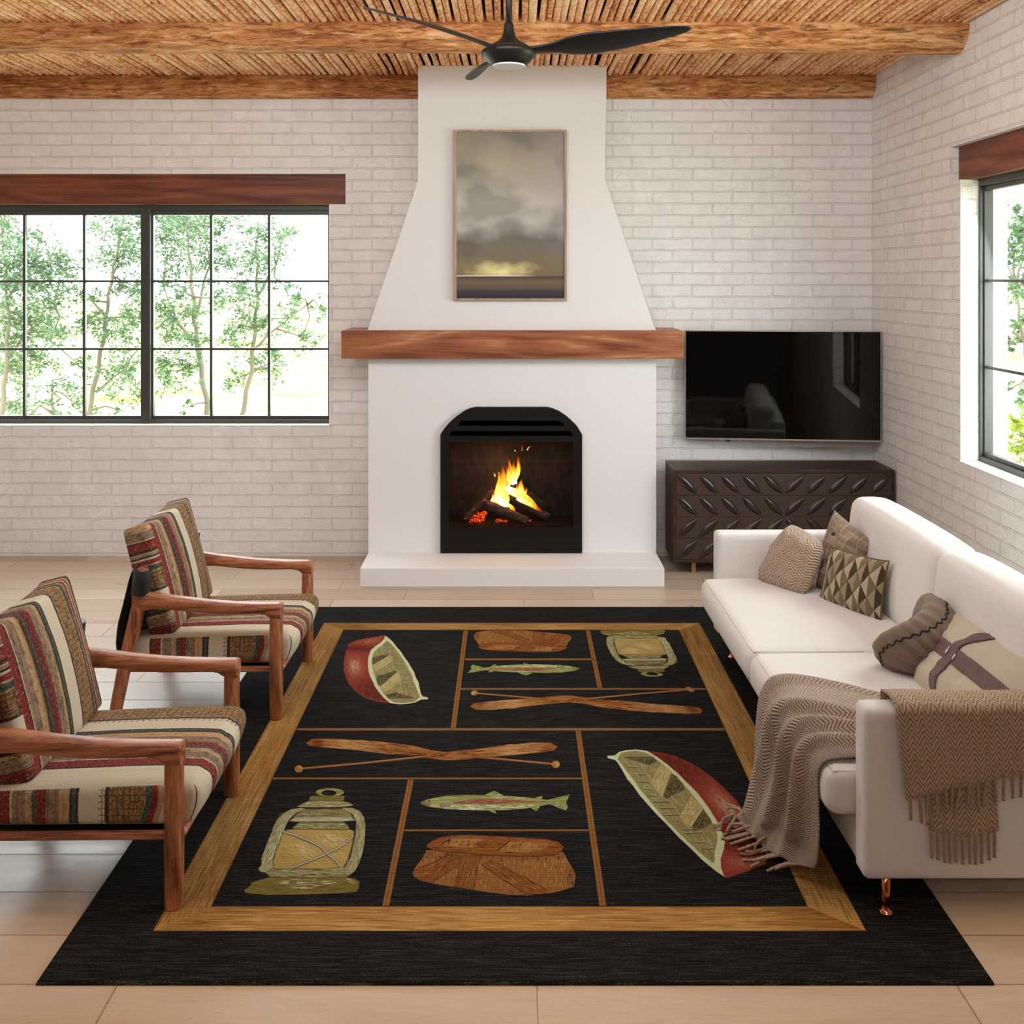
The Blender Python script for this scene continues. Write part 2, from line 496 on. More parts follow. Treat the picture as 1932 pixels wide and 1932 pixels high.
log_beam(5.52, EYE + 1.384, 0.13, XL, XR + 0.03, 1.7, 'thick round log ceiling beam nearer the viewer, crossing just behind the fan')
log_beam(6.885, EYE + 1.352, 0.112, XL, XR + 0.03, 5.1, 'round log ceiling beam lying against the back brick wall above the chimney sides')

# lintels
def lintel(name, x0, x1, y0, y1, z0, z1, mat, label):
    b = MB(); b.box(x0, x1, y0, y1, z0, z1)
    o = b.build(name, mat, bevel=0.004)
    tag(o, label, 'lintel', None); return o
lintel('window_lintel', WX0 - 0.12, LX, YB + 0.012, YB + 0.16, LZ0, LZ1, M['lintel'], 'long reddish brown wooden lintel above the left window in the back wall')
lintel('window_lintel', XR + 0.045, XR + TH - 0.004, 3.52, 5.625, 2.454, 2.65, M['lintel_y'], 'reddish brown wooden lintel above the window in the right wall')
# ------------------------------------------------------------------ windows
def glass_mat():
    m = NT('window_glass')
    tr = m.n('BsdfTransparent'); gl = m.n('BsdfGlossy', None, Roughness=0.02)
    tr.inputs[0].default_value = (0.97, 0.99, 0.98, 1)
    mx = m.n('MixShader'); mx.inputs[0].default_value = 0.035
    m.t.links.new(tr.outputs[0], mx.inputs[1]); m.t.links.new(gl.outputs[0], mx.inputs[2])
    m.t.links.new(mx.outputs[0], m.out.inputs[0])
    return m.mat
M['glass'] = glass_mat()

def window(name, A, ux, n_, edges, z0, z1, rows, mull, munts, gz0, gz1):
    """A origin on the frame plane, ux direction along the wall, n_ outward normal; coordinates along ux"""
    o = empty(name, A)
    tag(o, kind='structure')
    T = Matrix((( ux.x, n_.x, 0, 0), (ux.y, n_.y, 0, 0), (0, 0, 1, 0), (0, 0, 0, 1)))
    u0, u1 = edges
    fr = MB(); fr.xf = T
    az = A[2]
    def bx(b, a0, a1, c0, c1, e0, e1): b.box(a0, a1, c0, c1, e0 - az, e1 - az)
    bx(fr, u0, u1, 0, 0.075, z0, z0 + 0.032); bx(fr, u0, u1, 0, 0.075, z1 - 0.045, z1)
    bx(fr, u0, u0 + 0.03, 0, 0.075, z0 + 0.032, z1 - 0.045); bx(fr, u1 - 0.018, u1, 0, 0.075, z0 + 0.032, z1 - 0.045)
    for a, b_ in mull: bx(fr, a, b_, -0.008, 0.08, z0 + 0.02, z1 - 0.03)
    fr.build('window_frame', M['frame_metal'], o, bevel=0.003)
    seq = [u0 + 0.03] + [t for ab in mull for t in ab] + [u1 - 0.018]
    for k in range(0, len(seq), 2):
        a, b_ = seq[k], seq[k + 1]
        s_ = MB(); s_.xf = T
        t = 0.02
        bx(s_, a, b_, 0.02, 0.055, z0 + 0.032, gz0); bx(s_, a, b_, 0.02, 0.055, gz1, z1 - 0.045)
        bx(s_, a, a + t * 0.6, 0.02, 0.055, gz0, gz1); bx(s_, b_ - t * 0.6, b_, 0.02, 0.055, gz0, gz1)
        for zz in rows: bx(s_, a, b_, 0.024, 0.050, zz - 0.008, zz + 0.008)
        for uu in munts:
            if a < uu < b_: bx(s_, uu - 0.009, uu + 0.009, 0.022, 0.052, gz0, gz1)
        so = s_.build('sash', M['frame_metal'], o, bevel=0.002)
        g = MB(); g.xf = T; bx(g, a + 0.005, b_ - 0.005, 0.035, 0.039, gz0 - 0.005, gz1 + 0.005)
        g.build('glass', M['glass'], so)
    return o
yF = 6.93
w1 = window('window_1', (0, yF, 1.0), Vector((1, 0, 0)), Vector((0, 1, 0)), (WX0 - 0.02, WX1 + 0.004), WZ0 - 0.0, 2.43, (1.8897, 1.4168), [(-2.582, -2.5175)], (-3.409, -2.991, -2.104, -1.70), 0.952, 2.352)
w2 = window('window_2', (XR + 0.10, 0, 1.0), Vector((0, 1, 0)), Vector((1, 0, 0)), (WY0 - 0.02, WY1 + 0.002), WZ0, 2.46, (1.895, 1.42), [(4.56, 4.60)], (4.18, 5.03), 0.952, 2.39)
# sills
sl = MB(); sl.box(WX0, WX1, YB - 0.006, YB + TH, WZ0 - 0.002, WZ0 + 0.004); sl.build('window_sill', M['paint'], w1); bpy.context.view_layer.update()
sl = MB(); sl.box(XR - 0.006, XR + TH, WY0, WY1, WZ0 - 0.002, WZ0 + 0.004); s2 = sl.build('window_sill', M['paint'], w2)
for wn in (w1, w2):
    for ch in wn.children:
        if ch.name.startswith('window_sill'): ch.matrix_parent_inverse = Matrix.Translation(-Vector(wn.location))

# ------------------------------------------------------------------ fireplace
YP = 6.518
fp = empty('fireplace', (0, YP, 0))
tag(fp, 'white plaster fireplace with tapered chimney breast and wooden mantel on the back wall', 'fireplace')
def loc_box(b, x0, x1, y0, y1, z0, z1, base): b.box(x0 - base[0], x1 - base[0], y0 - base[1], y1 - base[1], z0 - base[2], z1 - base[2])
B0 = (0, YP, 0)
XA0, XA1 = -0.943, 0.9396
IX0, IX1, IZ0, IZ1 = -0.45, 0.432, 0.16, 0.875       # hole for the insert
b = MB()
loc_box(b, XA0, IX0, YP, YB - 0.001, 0.118, 1.3925, B0); loc_box(b, IX1, XA1, YP, YB - 0.001, 0.118, 1.3925, B0)
loc_box(b, IX0, IX1, YP, YB - 0.001, IZ1, 1.3925, B0); loc_box(b, IX0, IX1, YP, YB - 0.001, 0.118, IZ0, B0)
b.build('surround', M['plaster'], fp)
b = MB()
hz = [(XA0, 1.572), (XA1, 1.572), (0.610, 2.552), (0.610, ZC + 0.01), (-0.617, ZC + 0.01), (-0.617, 2.552)]
b.prism(hz, 0.0, YB - 0.001 - YP)
b.build('chimney_breast', M['plaster'], fp, bevel=0.005)
b = MB(); loc_box(b, XA0, XA1, 6.159, YB - 0.001, 0, 0.118, B0)
b.build('hearth', M['plaster'], fp, bevel=0.004)
b = MB(); loc_box(b, -1.106, 1.104, 6.425, YB - 0.001, 1.3925, 1.572, B0)
b.build('mantel', M['mantel'], fp, bevel=0.004)

# insert stove
YI = 6.488
ins = empty('fireplace_insert', (0, YI, 0.118))
tag(ins, 'black arched metal fireplace insert with glass front set in the white fireplace', 'fireplace insert')
KI = YI / FOC
def ip(px, py): return ((px - CX) * KI, EYE - (py - CY) * KI - 0.118)
def cz(cx_, cy_): return ip(820 + cx_ / 6.44, 750 + cy_ / 6.44)
left = [(70, 1890), (70, 450)]
arc = [(100, 400), (170, 315), (260, 235), (360, 165), (430, 133), (495, 118)]
top = [(1365, 118), (1430, 133), (1510, 165), (1600, 225), (1690, 310), (1760, 400), (1792, 450)]
yy = 0.0
b = MB()
def px_poly(pts, y0, y1, mm=0): b.prism([cz(*p) for p in pts], y0, y1, mm)
# frame in bands so that the slots and the window stay open
px_poly([(70, 1890), (1792, 1890), (1792, 1585), (70, 1585)], 0, 0.03)
px_poly([(70, 1585), (168, 1585), (168, 530), (70, 530)], 0, 0.03)
px_poly([(1692, 1585), (1792, 1585), (1792, 530), (1692, 530)], 0, 0.03)
px_poly([(70, 530), (1792, 530), (1792, 468), (70, 468)], 0, 0.03)
px_poly([(70, 468), (175, 468), (205, 408), (96, 408), (70, 450)], 0, 0.03)
px_poly([(1792, 468), (1685, 468), (1650, 408), (1766, 408), (1792, 450)], 0, 0.03)
px_poly([(96, 408), (1766, 408), (1728, 345), (145, 345)], 0, 0.03)
px_poly([(145, 345), (275, 345), (330, 283), (205, 283)], 0, 0.03)
px_poly([(1728, 345), (1585, 345), (1520, 283), (1665, 283)], 0, 0.03)
px_poly([(205, 283), (1665, 283), (1600, 225), (1510, 165), (1430, 133), (1365, 118), (495, 118), (430, 133), (360, 165), (260, 235)], 0, 0.03)
b.build('frame', M['chimney_black'], ins)
b = MB(); px_poly([(150, 475), (1712, 475), (1640, 278), (235, 278)], 0.022, 0.028)
b.build('vent_slot_shade', M['dark'], ins)  # near-black plate; the shade inside the slots is put into its colour
b = MB()
def thinbar(x0, y0, x1, y1): px_poly([(x0, y1), (x1, y1), (x1, y0), (x0, y0)], -0.004, 0.004)
thinbar(166, 528, 1694, 537); thinbar(166, 1577, 1694, 1587); thinbar(166, 537, 174, 1577); thinbar(1686, 537, 1694, 1577)
b.build('glass_trim', plain('trim_bronze', rgb(52, 36, 30), 0.35, 0.6), ins)
stove_glass = M['glass'].copy(); stove_glass.name = 'stove_glass'
for nd in stove_glass.node_tree.nodes:
    if nd.type == 'MIX_SHADER': nd.inputs[0].default_value = 0.012
b = MB(); px_poly([(172, 1580), (1688, 1580), (1688, 534), (172, 534)], 0.012, 0.016)
b.build('glass', stove_glass, ins)
def firebox_mat():
    m = NT('firebox_steel_reddened'); p = m.pos()
    v = m.vmul(p, (1, 1, 0.35))
    n = m.noise(v, 40, 4, 0.6)
    return m.bsdf(m.ramp(n, [(0.4, rgb(20, 12, 9)), (0.7, rgb(66, 32, 18))]), 0.55, 0.3)  # brownish red put into the walls to strengthen the fire's glow
b = MB()
zb, zt = ip(0, 993)[1], ip(0, 826)[1]
xa, xb = ip(840, 0)[0], ip(1090, 0)[0]
D = 0.30
b.poly([(xa, 0.03, zb), (xb, 0.03, zb), (xb, D, zb), (xa, D, zb)]); b.poly([(xa, D, zb), (xb, D, zb), (xb, D, zt), (xa, D, zt)])
b.poly([(xa, 0.03, zb), (xa, D, zb), (xa, D, zt), (xa, 0.03, zt)]); b.poly([(xb, D, zb), (xb, 0.03, zb), (xb, 0.03, zt), (xb, D, zt)])
b.poly([(xa, D, zt), (xb, D, zt), (xb, 0.03, zt), (xa, 0.03, zt)])
b.build('firebox', firebox_mat(), ins, solid=0.002)

# logs, embers and flames
def log_mat():
    m = NT('charred_log'); p = m.obj()
    n = m.noise(m.vmul(p, (0.4, 1, 1)), 40, 5, 0.65); n2 = m.noise(p, 11, 3, 0.5)
    col = m.ramp(n, [(0.35, rgb(18, 12, 10)), (0.55, rgb(62, 34, 22)), (0.7, rgb(120, 66, 38))])
    b_ = m.n('BsdfPrincipled'); m.put(b_.inputs['Base Color'], col); m.put(b_.inputs['Roughness'], 0.85)
    m.put(b_.inputs['Normal'], m.bump(n, 1.0, 0.02))
    gl = m.math('MULTIPLY', m.fr(n, 0.60, 0.72), m.fr(n2, 0.5, 0.62))
    m.put(b_.inputs['Emission Color'], rgb(255, 90, 20)); m.put(b_.inputs['Emission Strength'], m.math('MULTIPLY', gl, 1.3))
    m.t.links.new(b_.outputs[0], m.out.inputs[0]); return m.mat
M['fire_log'] = log_mat()
def fz(cx_, cy_, d):      # crop pixel to world at depth d
    return P(820 + cx_ / 6.44, 750 + cy_ / 6.44, d)
def fire_log(p0, d0, p1, d1, r0, r1, label, seed):
    a = fz(*p0, d0); e = fz(*p1, d1)
    b = MB(); n = 14
    ctr = (a + e) / 2
    pts = [a.lerp(e, k / n) - ctr for k in range(n + 1)]
    rs = [r0 + (r1 - r0) * k / n + 0.004 * noise.noise(Vector((k * 0.5, seed, 0))) for k in range(n + 1)]
    b.tube(pts, rs, 12, sq=0.85)
    for i, v in enumerate(b.v):
        q = v * 30 + Vector((seed, 0, 0)); b.v[i] = v + v.normalized() * 0.004 * noise.noise(q)
    o = b.build('firewood_log', M['fire_log']); o.location = ctr
    tag(o, label, 'log', 'burning logs in the fireplace insert'); return o
fire_log((360, 1480), 6.60, (800, 1030), 6.66, 0.026, 0.018, 'charred log leaning up from the lower left of the fire', 1)
fire_log((620, 1290), 6.57, (1130, 1500), 6.55, 0.030, 0.027, 'short charred log lying in front of the fire, sloping down to the right', 2)
fire_log((860, 1150), 6.62, (1380, 1455), 6.60, 0.024, 0.030, 'burning log with flames along its top, in the middle of the fire', 3)
fire_log((930, 1010), 6.71, (1350, 1330), 6.70, 0.028, 0.024, 'rear log sloping down to the right behind the flames', 4)
b = MB(); rng = random.Random(8)
def ember_mat():
    m = NT('glowing_embers'); n = m.noise(m.pos(), 110, 3, 0.6)
    e = m.n('Emission'); m.put(e.inputs[0], m.ramp(n, [(0.38, rgb(60, 6, 2)), (0.5, rgb(210, 36, 10)), (0.62, rgb(255, 110, 30)), (0.72, rgb(255, 190, 70))])); m.put(e.inputs[1], 1.3)
    m.t.links.new(e.outputs[0], m.out.inputs[0]); return m.mat
for k in range(90):
    reg = rng.choice([(430, 610, 1400, 1545), (430, 610, 1440, 1545), (745, 880, 1475, 1545), (1140, 1185, 1500, 1545), (560, 640, 1390, 1470)])
    q = fz(rng.uniform(reg[0], reg[1]), rng.uniform(reg[2], reg[3]), rng.uniform(6.60, 6.66))
    q.z = max(q.z, 0.29)
    r = rng.uniform(0.006, 0.012)
    tmp = bmesh.new(); bmesh.ops.create_icosphere(tmp, subdivisions=1, radius=r)
    base = len(b.v)
    for v in tmp.verts: b.v.append(q + v.co * rng.uniform(0.7, 1.3))
    for fc in tmp.faces: b.face([base + v.index for v in fc.verts], smooth=False)
    tmp.free()
tag(b.build('embers', ember_mat()), 'heap of glowing red embers under the burning logs', 'embers', kind='stuff')

def flame_mat():
    m = NT('flame')
    at = m.n('Attribute', {'attribute_name': 'Col'})
    q = m.sep(at.outputs['Color'])
    nz = m.noise(m.vmul(m.pos(), (1, 1, 0.3)), 60, 3, 0.6, 0.5)
    h = m.math('ADD', q[0], m.math('MULTIPLY', m.math('SUBTRACT', nz, 0.5), 0.5))
    e = m.n('Emission')
    m.put(e.inputs[0], m.ramp(h, [(0.0, rgb(255, 250, 205)), (0.3, rgb(255, 236, 110)), (0.62, rgb(252, 176, 38)), (0.85, rgb(230, 84, 16)), (1.0, rgb(150, 36, 8))]))
    m.put(e.inputs[1], m.fr(h, 0.0, 1.0, 2.1, 0.8))
    tr = m.n('BsdfTransparent'); mx = m.n('MixShader')
    m.put(mx.inputs[0], m.fr(h, 0.55, 1.05, 0.97, 0.12))
    m.t.links.new(tr.outputs[0], mx.inputs[1]); m.t.links.new(e.outputs[0], mx.inputs[2])
    m.t.links.new(mx.outputs[0], m.out.inputs[0]); return m.mat
b = MB(); rng = random.Random(3)
def flame(base, tip, w_, bend=0.0, d=6.60, th=0.35, h0=0.0):
    n = 14; nr = 8
    a = Vector(base); t = Vector(tip); L = (t - a).length
    dirv = (t - a) / L; nrm = Vector((-dirv.y, dirv.x))
    rings = []
    for k in range(n + 1):
        s_ = k / n
        c_ = a + dirv * L * s_ + nrm * (bend * math.sin(PI * s_) + 7 * math.sin(s_ * 9 + base[0]) * s_)
        ww = w_ * (max(0.0, math.sin(PI * min(1, 0.18 + 0.82 * s_) ** 0.9)) ** 0.9) * (1 - 0.35 * s_) + 0.6
        ring = []
        for j in range(nr):
            th_ = 2 * PI * j / nr
            pt = c_ + nrm * ww * math.cos(th_)
            ring.append(b.vert(fz(pt.x, pt.y, d + 0.00082 * ww * th * math.sin(th_) * 2)))
        rings.append((ring, s_))
    for k in range(n):
        r0, s0 = rings[k]; r1, s1 = rings[k + 1]
        c0 = (h0 + (1 - h0) * s0,) * 3 + (1,); c1 = (h0 + (1 - h0) * s1,) * 3 + (1,)
        for j in range(nr):
            j2 = (j + 1) % nr
            b.face((r0[j], r1[j], r1[j2], r0[j2]), 0, None, [c0, c1, c1, c0])
for a in [((800, 1320), (830, 810), 62, 20, 6.59), ((770, 1290), (850, 860), 55, -20, 6.60), ((850, 1180), (905, 720), 42, 26, 6.61), ((830, 1330), (885, 1000), 45, 10, 6.585),
          ((900, 1050), (960, 770), 36, 20, 6.63), ((940, 1060), (1020, 690), 34, 34, 6.64), ((985, 1050), (1012, 800), 22, -14, 6.64), ((960, 1030), (925, 850), 28, 0, 6.64),
          ((1010, 1210), (1055, 975), 40, 16, 6.61), ((1030, 1240), (1010, 1030), 34, -14, 6.61), ((1075, 1230), (1115, 1080), 20, 10, 6.66),
          ((740, 1270), (760, 1060), 34, 10, 6.60), ((690, 1260), (720, 1150), 16, 6, 6.60), ((1060, 700 - 50), (1062, 560), 8, 3, 6.64, 0.35, 0.75),
          ((870, 1330), (900, 1130), 30, 0, 6.59), ((790, 930), (765, 900), 9, 0, 6.62, 0.35, 0.4), ((735, 960), (722, 900), 10, 0, 6.62, 0.35, 0.45),
          ((855, 1100), (1330, 1405), 55, -30, 6.585, 0.3, 0.0), ((1000, 1220), (1320, 1400), 34, -10, 6.58, 0.3, 0.0), ((900, 1300), (1010, 1420), 26, 0, 6.575, 0.3, 0.35),
          ((1200, 1330), (1215, 1285), 14, 0, 6.60, 0.3, 0.3), ((1260, 1370), (1272, 1325), 12, 0, 6.60, 0.3, 0.4), ((1150, 1310), (1160, 1240), 16, 0, 6.60, 0.3, 0.3),
          ((700, 1250), (860, 1340), 22, 6, 6.575, 0.3, 0.1), ((800, 1150), (790, 880), 26, -12, 6.615), ((870, 1120), (875, 830), 30, 16, 6.62), ((930, 1010), (985, 840), 26, -10, 6.645), ((905, 1000), (935, 790), 18, 12, 6.64, 0.35, 0.2), ((780, 1280), (700, 1130), 22, 8, 6.60, 0.3, 0.2), ((1090, 1200), (1085, 1060), 18, -8, 6.66, 0.3, 0.3), ((760, 1200), (745, 1010), 18, 6, 6.61, 0.3, 0.4), ((980, 655), (965, 625), 5, 2, 6.64, 0.3, 0.2), ((1125, 640), (1175, 585), 5, -8, 6.64, 0.3, 0.1)]:
    flame(*a)
tag(b.build('fire', flame_mat()), 'bright yellow and orange flames rising from the logs in the fireplace', 'flames', kind='stuff')
ld = bpy.data.lights.new('firelight', 'POINT'); ld.energy = 5; ld.color = (1.0, 0.42, 0.12); ld.shadow_soft_size = 0.06
lo = bpy.data.objects.new('firelight', ld); COL.objects.link(lo); lo.location = fz(850, 1000, 6.58)

# ------------------------------------------------------------------ framed picture
KP = 6.50 / FOC
def pp(px, py, y=6.50): return P(px, py, 6.50)
art = empty('framed_picture', (P(962, 406, 6.50).x, YP - 0.001, P(962, 406, 6.5).z))
tag(art, 'tall framed abstract landscape of a stormy sky hung on the chimney breast', 'picture')
hw, hh = (1069.5 - 855.5) / 2 * KP, (566.4 - 245.6) / 2 * KP
b = MB()
def fb(x0, x1, z0, z1): b.box(x0, x1, -0.034, 0, z0, z1)
fw_ = 0.014
fb(-hw, -hw + 0.024, -hh, hh); fb(hw - fw_, hw, -hh, hh); fb(-hw + 0.024, hw - fw_, hh - fw_, hh); fb(-hw + 0.024, hw - fw_, -hh, -hh + 0.012)
b.build('frame', wood('frame_oak', 'z', [rgb(150, 124, 100), rgb(188, 164, 140)], 1, 0.5, 10, use_pos=True), art)
def art_mat():
    m = NT('stormy_landscape'); uv = m.uv(); q = m.sep(uv); u, v = q[0], q[1]
    n1 = m.noise(m.vmul(uv, (0.9, 1.3, 1)), 2.4, 3, 0.42, 0.1); n2 = m.noise(m.vadd(m.vmul(uv, (0.7, 1.5, 1)), (3.1, 1.7, 0)), 2.6, 3, 0.45, 0.15)
    grain = m.noise(uv, 160, 2, 0.7)
    vv = m.math('ADD', v, m.math('MULTIPLY', m.math('SUBTRACT', n1, 0.5), 0.28))
    sky = m.ramp(vv, [(0.20, rgb(120, 108, 78)), (0.27, rgb(112, 101, 88)), (0.34, rgb(106, 99, 92)), (0.44, rgb(204, 198, 192)), (0.55, rgb(208, 202, 194)), (0.68, rgb(180, 173, 162)), (0.82, rgb(168, 160, 144)), (1.0, rgb(130, 122, 112))])
    sky = m.mix(m.math('MULTIPLY', m.fr(n2, 0.45, 0.7, 0, 0.4), m.fr(u, 0.7, 0.2)), sky, rgb(172, 164, 112))
    sky = m.mix(m.math('MULTIPLY', m.fr(u, 0.55, 1.0, 0, 0.5), m.fr(v, 0.15, 0.5)), sky, rgb(158, 142, 146))
    sky = m.mix(m.math('MULTIPLY', m.fr(n2, 0.52, 0.36, 0, 0.55), 1.0), sky, rgb(92, 86, 78))
    # glow near the horizon
    gx = m.math('SUBTRACT', u, 0.42); gy = m.math('SUBTRACT', v, 0.165)
    gd = m.math('SQRT', m.math('ADD', m.math('MULTIPLY', gx, gx), m.math('MULTIPLY', m.math('MULTIPLY', gy, gy), 22.0)))
    gd = m.math('ADD', gd, m.math('ADD', m.math('MULTIPLY', m.math('SUBTRACT', n1, 0.5), 0.5), m.math('MULTIPLY', m.math('SUBTRACT', m.noise(m.vmul(uv, (1, 2, 1)), 9, 3, 0.5), 0.5), 0.3)))
    sky = m.mix(m.fr(gd, 0.0, 0.34, 0.95, 0.0), sky, rgb(242, 230, 160))
    gnd = m.ramp(v, [(0.0, rgb(44, 38, 44)), (0.045, rgb(62, 52, 56)), (0.065, rgb(96, 80, 72)), (0.10, rgb(112, 96, 72)), (0.13, rgb(78, 64, 60))])
    col = m.mix(m.math('GREATER_THAN', v, 0.135), gnd, sky)
    line = m.math('MULTIPLY', m.fr(m.math('ABSOLUTE', m.math('SUBTRACT', v, 0.137)), 0.002, 0.0045, 1, 0), m.fr(u, 0.5, 0.75, 1, 0.0))
    col = m.mix(line, col, rgb(232, 222, 196))
    col = m.mix(0.14, col, m.ramp(grain, [(0.3, (0.2, 0.2, 0.2, 1)), (0.7, (0.8, 0.8, 0.75, 1))]), 'OVERLAY')
    return m.bsdf(col, 0.5, spec=0.3)
b = MB()
x0, x1, z0, z1 = -hw + 0.022, hw - 0.012, -hh + 0.010, hh - 0.012
b.poly([(x0, -0.022, z0), (x1, -0.022, z0), (x1, -0.022, z1), (x0, -0.022, z1)], uv=[(0, 0), (1, 0), (1, 1), (0, 1)])
b.build('canvas', art_mat(), art, solid=0.006)

# ------------------------------------------------------------------ ceiling fan
HZ, HY, HX = 2.90, 4.372, -0.0163
fan = empty('ceiling_fan', (HX, HY, HZ))
tag(fan, 'black three-blade ceiling fan with round white light hanging from the stick ceiling', 'ceiling fan')
fm = plain('fan_black', rgb(20, 18, 17), 0.42, 0.0, 0.3)
b = MB(); b.tube([(0, 0, 0.09), (0, 0, 0.42)], 0.0135, 16); b.build('downrod', fm, fan)
b = MB(); b.lathe([(0.016, 0.128), (0.019, 0.124), (0.021, 0.115), (0.024, 0.09), (0.032, 0.065), (0.05, 0.045), (0.075, 0.032), (0.09, 0.022), (0.10, 0.012)], 40); b.build('motor_cover', fm, fan)
b = MB(); b.lathe([(0.10, 0.014), (0.116, 0.006), (0.121, -0.004), (0.118, -0.014), (0.108, -0.028), (0.092, -0.046), (0.078, -0.058), (0.072, -0.060)], 48); b.build('light_housing', fm, fan)
b = MB(); b.lathe([(0.073, -0.056), (0.073, -0.062), (0.069, -0.066)], 48); b.build('light_disc', plain('opal_disc', rgb(216, 214, 212), 0.5), fan)
b = MB(); b.lathe([(0.03, 0.42), (0.06, 0.43), (0.065, 0.445)], 32); b.build('ceiling_canopy', fm, fan)
def blade(ang, pitch=R(24)):
    b = MB(); n = 26; Rr = 0.80
    r_ = Vector((math.cos(ang), math.sin(ang), 0)); t_ = Vector((-math.sin(ang), math.cos(ang), 0))
    prof = [(0.0, 0.05), (0.12, 0.055), (0.2, 0.08), (0.3, 0.13), (0.4, 0.148), (0.55, 0.135), (0.75, 0.112), (0.9, 0.080), (0.96, 0.056), (0.985, 0.034), (1.0, 0.008)]
    def chord(s_):
        for (a, ca), (c, cc) in zip(prof, prof[1:]):
            if s_ <= c:
                q = (s_ - a) / (c - a); q = q * q * (3 - 2 * q); return ca + (cc - ca) * q
        return prof[-1][1]
    rings = []
    for k in range(n + 1):
        s_ = (k / n) ** 0.85 if k < n else 1.0
        rr = 0.06 + (Rr - 0.06) * s_
        ch = chord(s_)
        pt = pitch * (0.5 + 0.75 * math.sin(PI * min(1, s_ * 1.4) * 0.6)) * (1.15 - 0.55 * s_)
        sweep = 0.03 * math.sin(PI * s_) - 0.02 * s_
        z = 0.0 + 0.036 * s_
        ring = []
        for j in range(10):
            th = 2 * PI * j / 10
            cu = math.cos(th) * ch / 2; cw = math.sin(th) * (0.0045 + 0.006 * (1 - s_))
            ring.append(b.vert(r_ * rr + t_ * (sweep + cu * math.cos(pt) + cw * math.sin(pt)) + Vector((0, 0, z - cu * math.sin(pt) + cw * math.cos(pt)))))
        rings.append(ring)
    for k in range(n):
        for j in range(10):
            j2 = (j + 1) % 10
            b.face((rings[k][j], rings[k + 1][j], rings[k + 1][j2], rings[k][j2]))
    b.face(rings[0], smooth=False); b.face(list(reversed(rings[-1])), smooth=False)
    b.build('blade', fm, fan)
for a in (228, 341.5, 105.5): blade(R(a))

# ------------------------------------------------------------------ television
tl, bl_ = P(1292, 622.5, 6.77), P(1292, 829, 6.77)
tr_, br_ = P(1663, 625, 6.64), P(1663, 835, 6.64)
zt = (tl.z + tr_.z) / 2; zb = (bl_.z + br_.z) / 2
tvw = (tr_ - tl).xy.length; tvh = zt - zb
ang = math.atan2(tr_.y - tl.y, tr_.x - tl.x)
ctr = Vector(((tl.x + tr_.x) / 2, (tl.y + tr_.y) / 2, (zt + zb) / 2))
tv = empty('television', ctr, ang)
tag(tv, 'large black flat-screen television with thin silver rim on the brick wall above the sideboard', 'television')
b = MB(); b.box(-tvw / 2, tvw / 2, 0, 0.03, -tvh / 2, tvh / 2); b.build('casing', plain('tv_silver', rgb(176, 166, 160), 0.35, 0.7), tv, bevel=0.003)
b = MB(); b.box(-tvw / 2 + 0.007, tvw / 2 - 0.006, -0.002, 0.004, -tvh / 2 + 0.014, tvh / 2 - 0.007)
b.build('screen', plain('tv_screen', rgb(8, 8, 8), 0.03, 0.0, 0.28), tv)
b = MB(); b.box(-tvw * 0.277 - 0.017, -tvw * 0.277 + 0.017, 0.004, 0.02, -tvh / 2 - 0.010, -tvh / 2 + 0.002); b.build('sensor', M['black_metal'], tv, bevel=0.002)
b = MB(); b.box(-0.2, 0.2, 0.03, 0.10, -0.15, 0.15); b.build('wall_bracket', M['black_metal'], tv)

# ------------------------------------------------------------------ sideboard
sbY, sbYb = 6.40, 6.75
sx0, sx1 = P(1271, 0, sbY).x, P(1688, 0, sbY).x
sz0, sz1 = P(0, 1062, sbY).z, P(0, 887, sbY).z
sb = empty('sideboard', ((sx0 + sx1) / 2, sbY, 0))
tag(sb, 'dark brown wooden sideboard with raised leaf pattern front, under the television', 'sideboard')
sw = (sx1 - sx0) / 2
walnut = wood('dark_walnut', 'x', [rgb(38, 22, 14), rgb(62, 36, 22), rgb(82, 50, 32)], 0.9, 0.42, 12)
b = MB(); t = 0.02
b.box(-sw, sw, 0, sbYb - sbY, sz1 - t, sz1); b.box(-sw, sw, 0, sbYb - sbY, sz0, sz0 + t)
b.box(-sw, -sw + t, 0, sbYb - sbY, sz0 + t, sz1 - t); b.box(sw - t, sw, 0, sbYb - sbY, sz0 + t, sz1 - t)
b.box(-sw + t, sw - t, sbYb - sbY - 0.01, sbYb - sbY, sz0 + t, sz1 - t)
b.build('body', walnut, sb, bevel=0.002)
dm = plain('carved_front', rgb(66, 52, 43), 0.42, 0.0, 0.35, bump=0.05, bscale=60)
lens_m = plain('carved_leaf', rgb(42, 31, 26), 0.2, 0.0, 0.6)
dgm = plain('leaf_rim_shade', rgb(16, 11, 9), 0.7)  # dark rim round each leaf, groove shadow painted as colour
rows_z = [P(0, 600 + q / 3.864, sbY).z for q in (1133, 1293, 1450, 1607, 1762)]
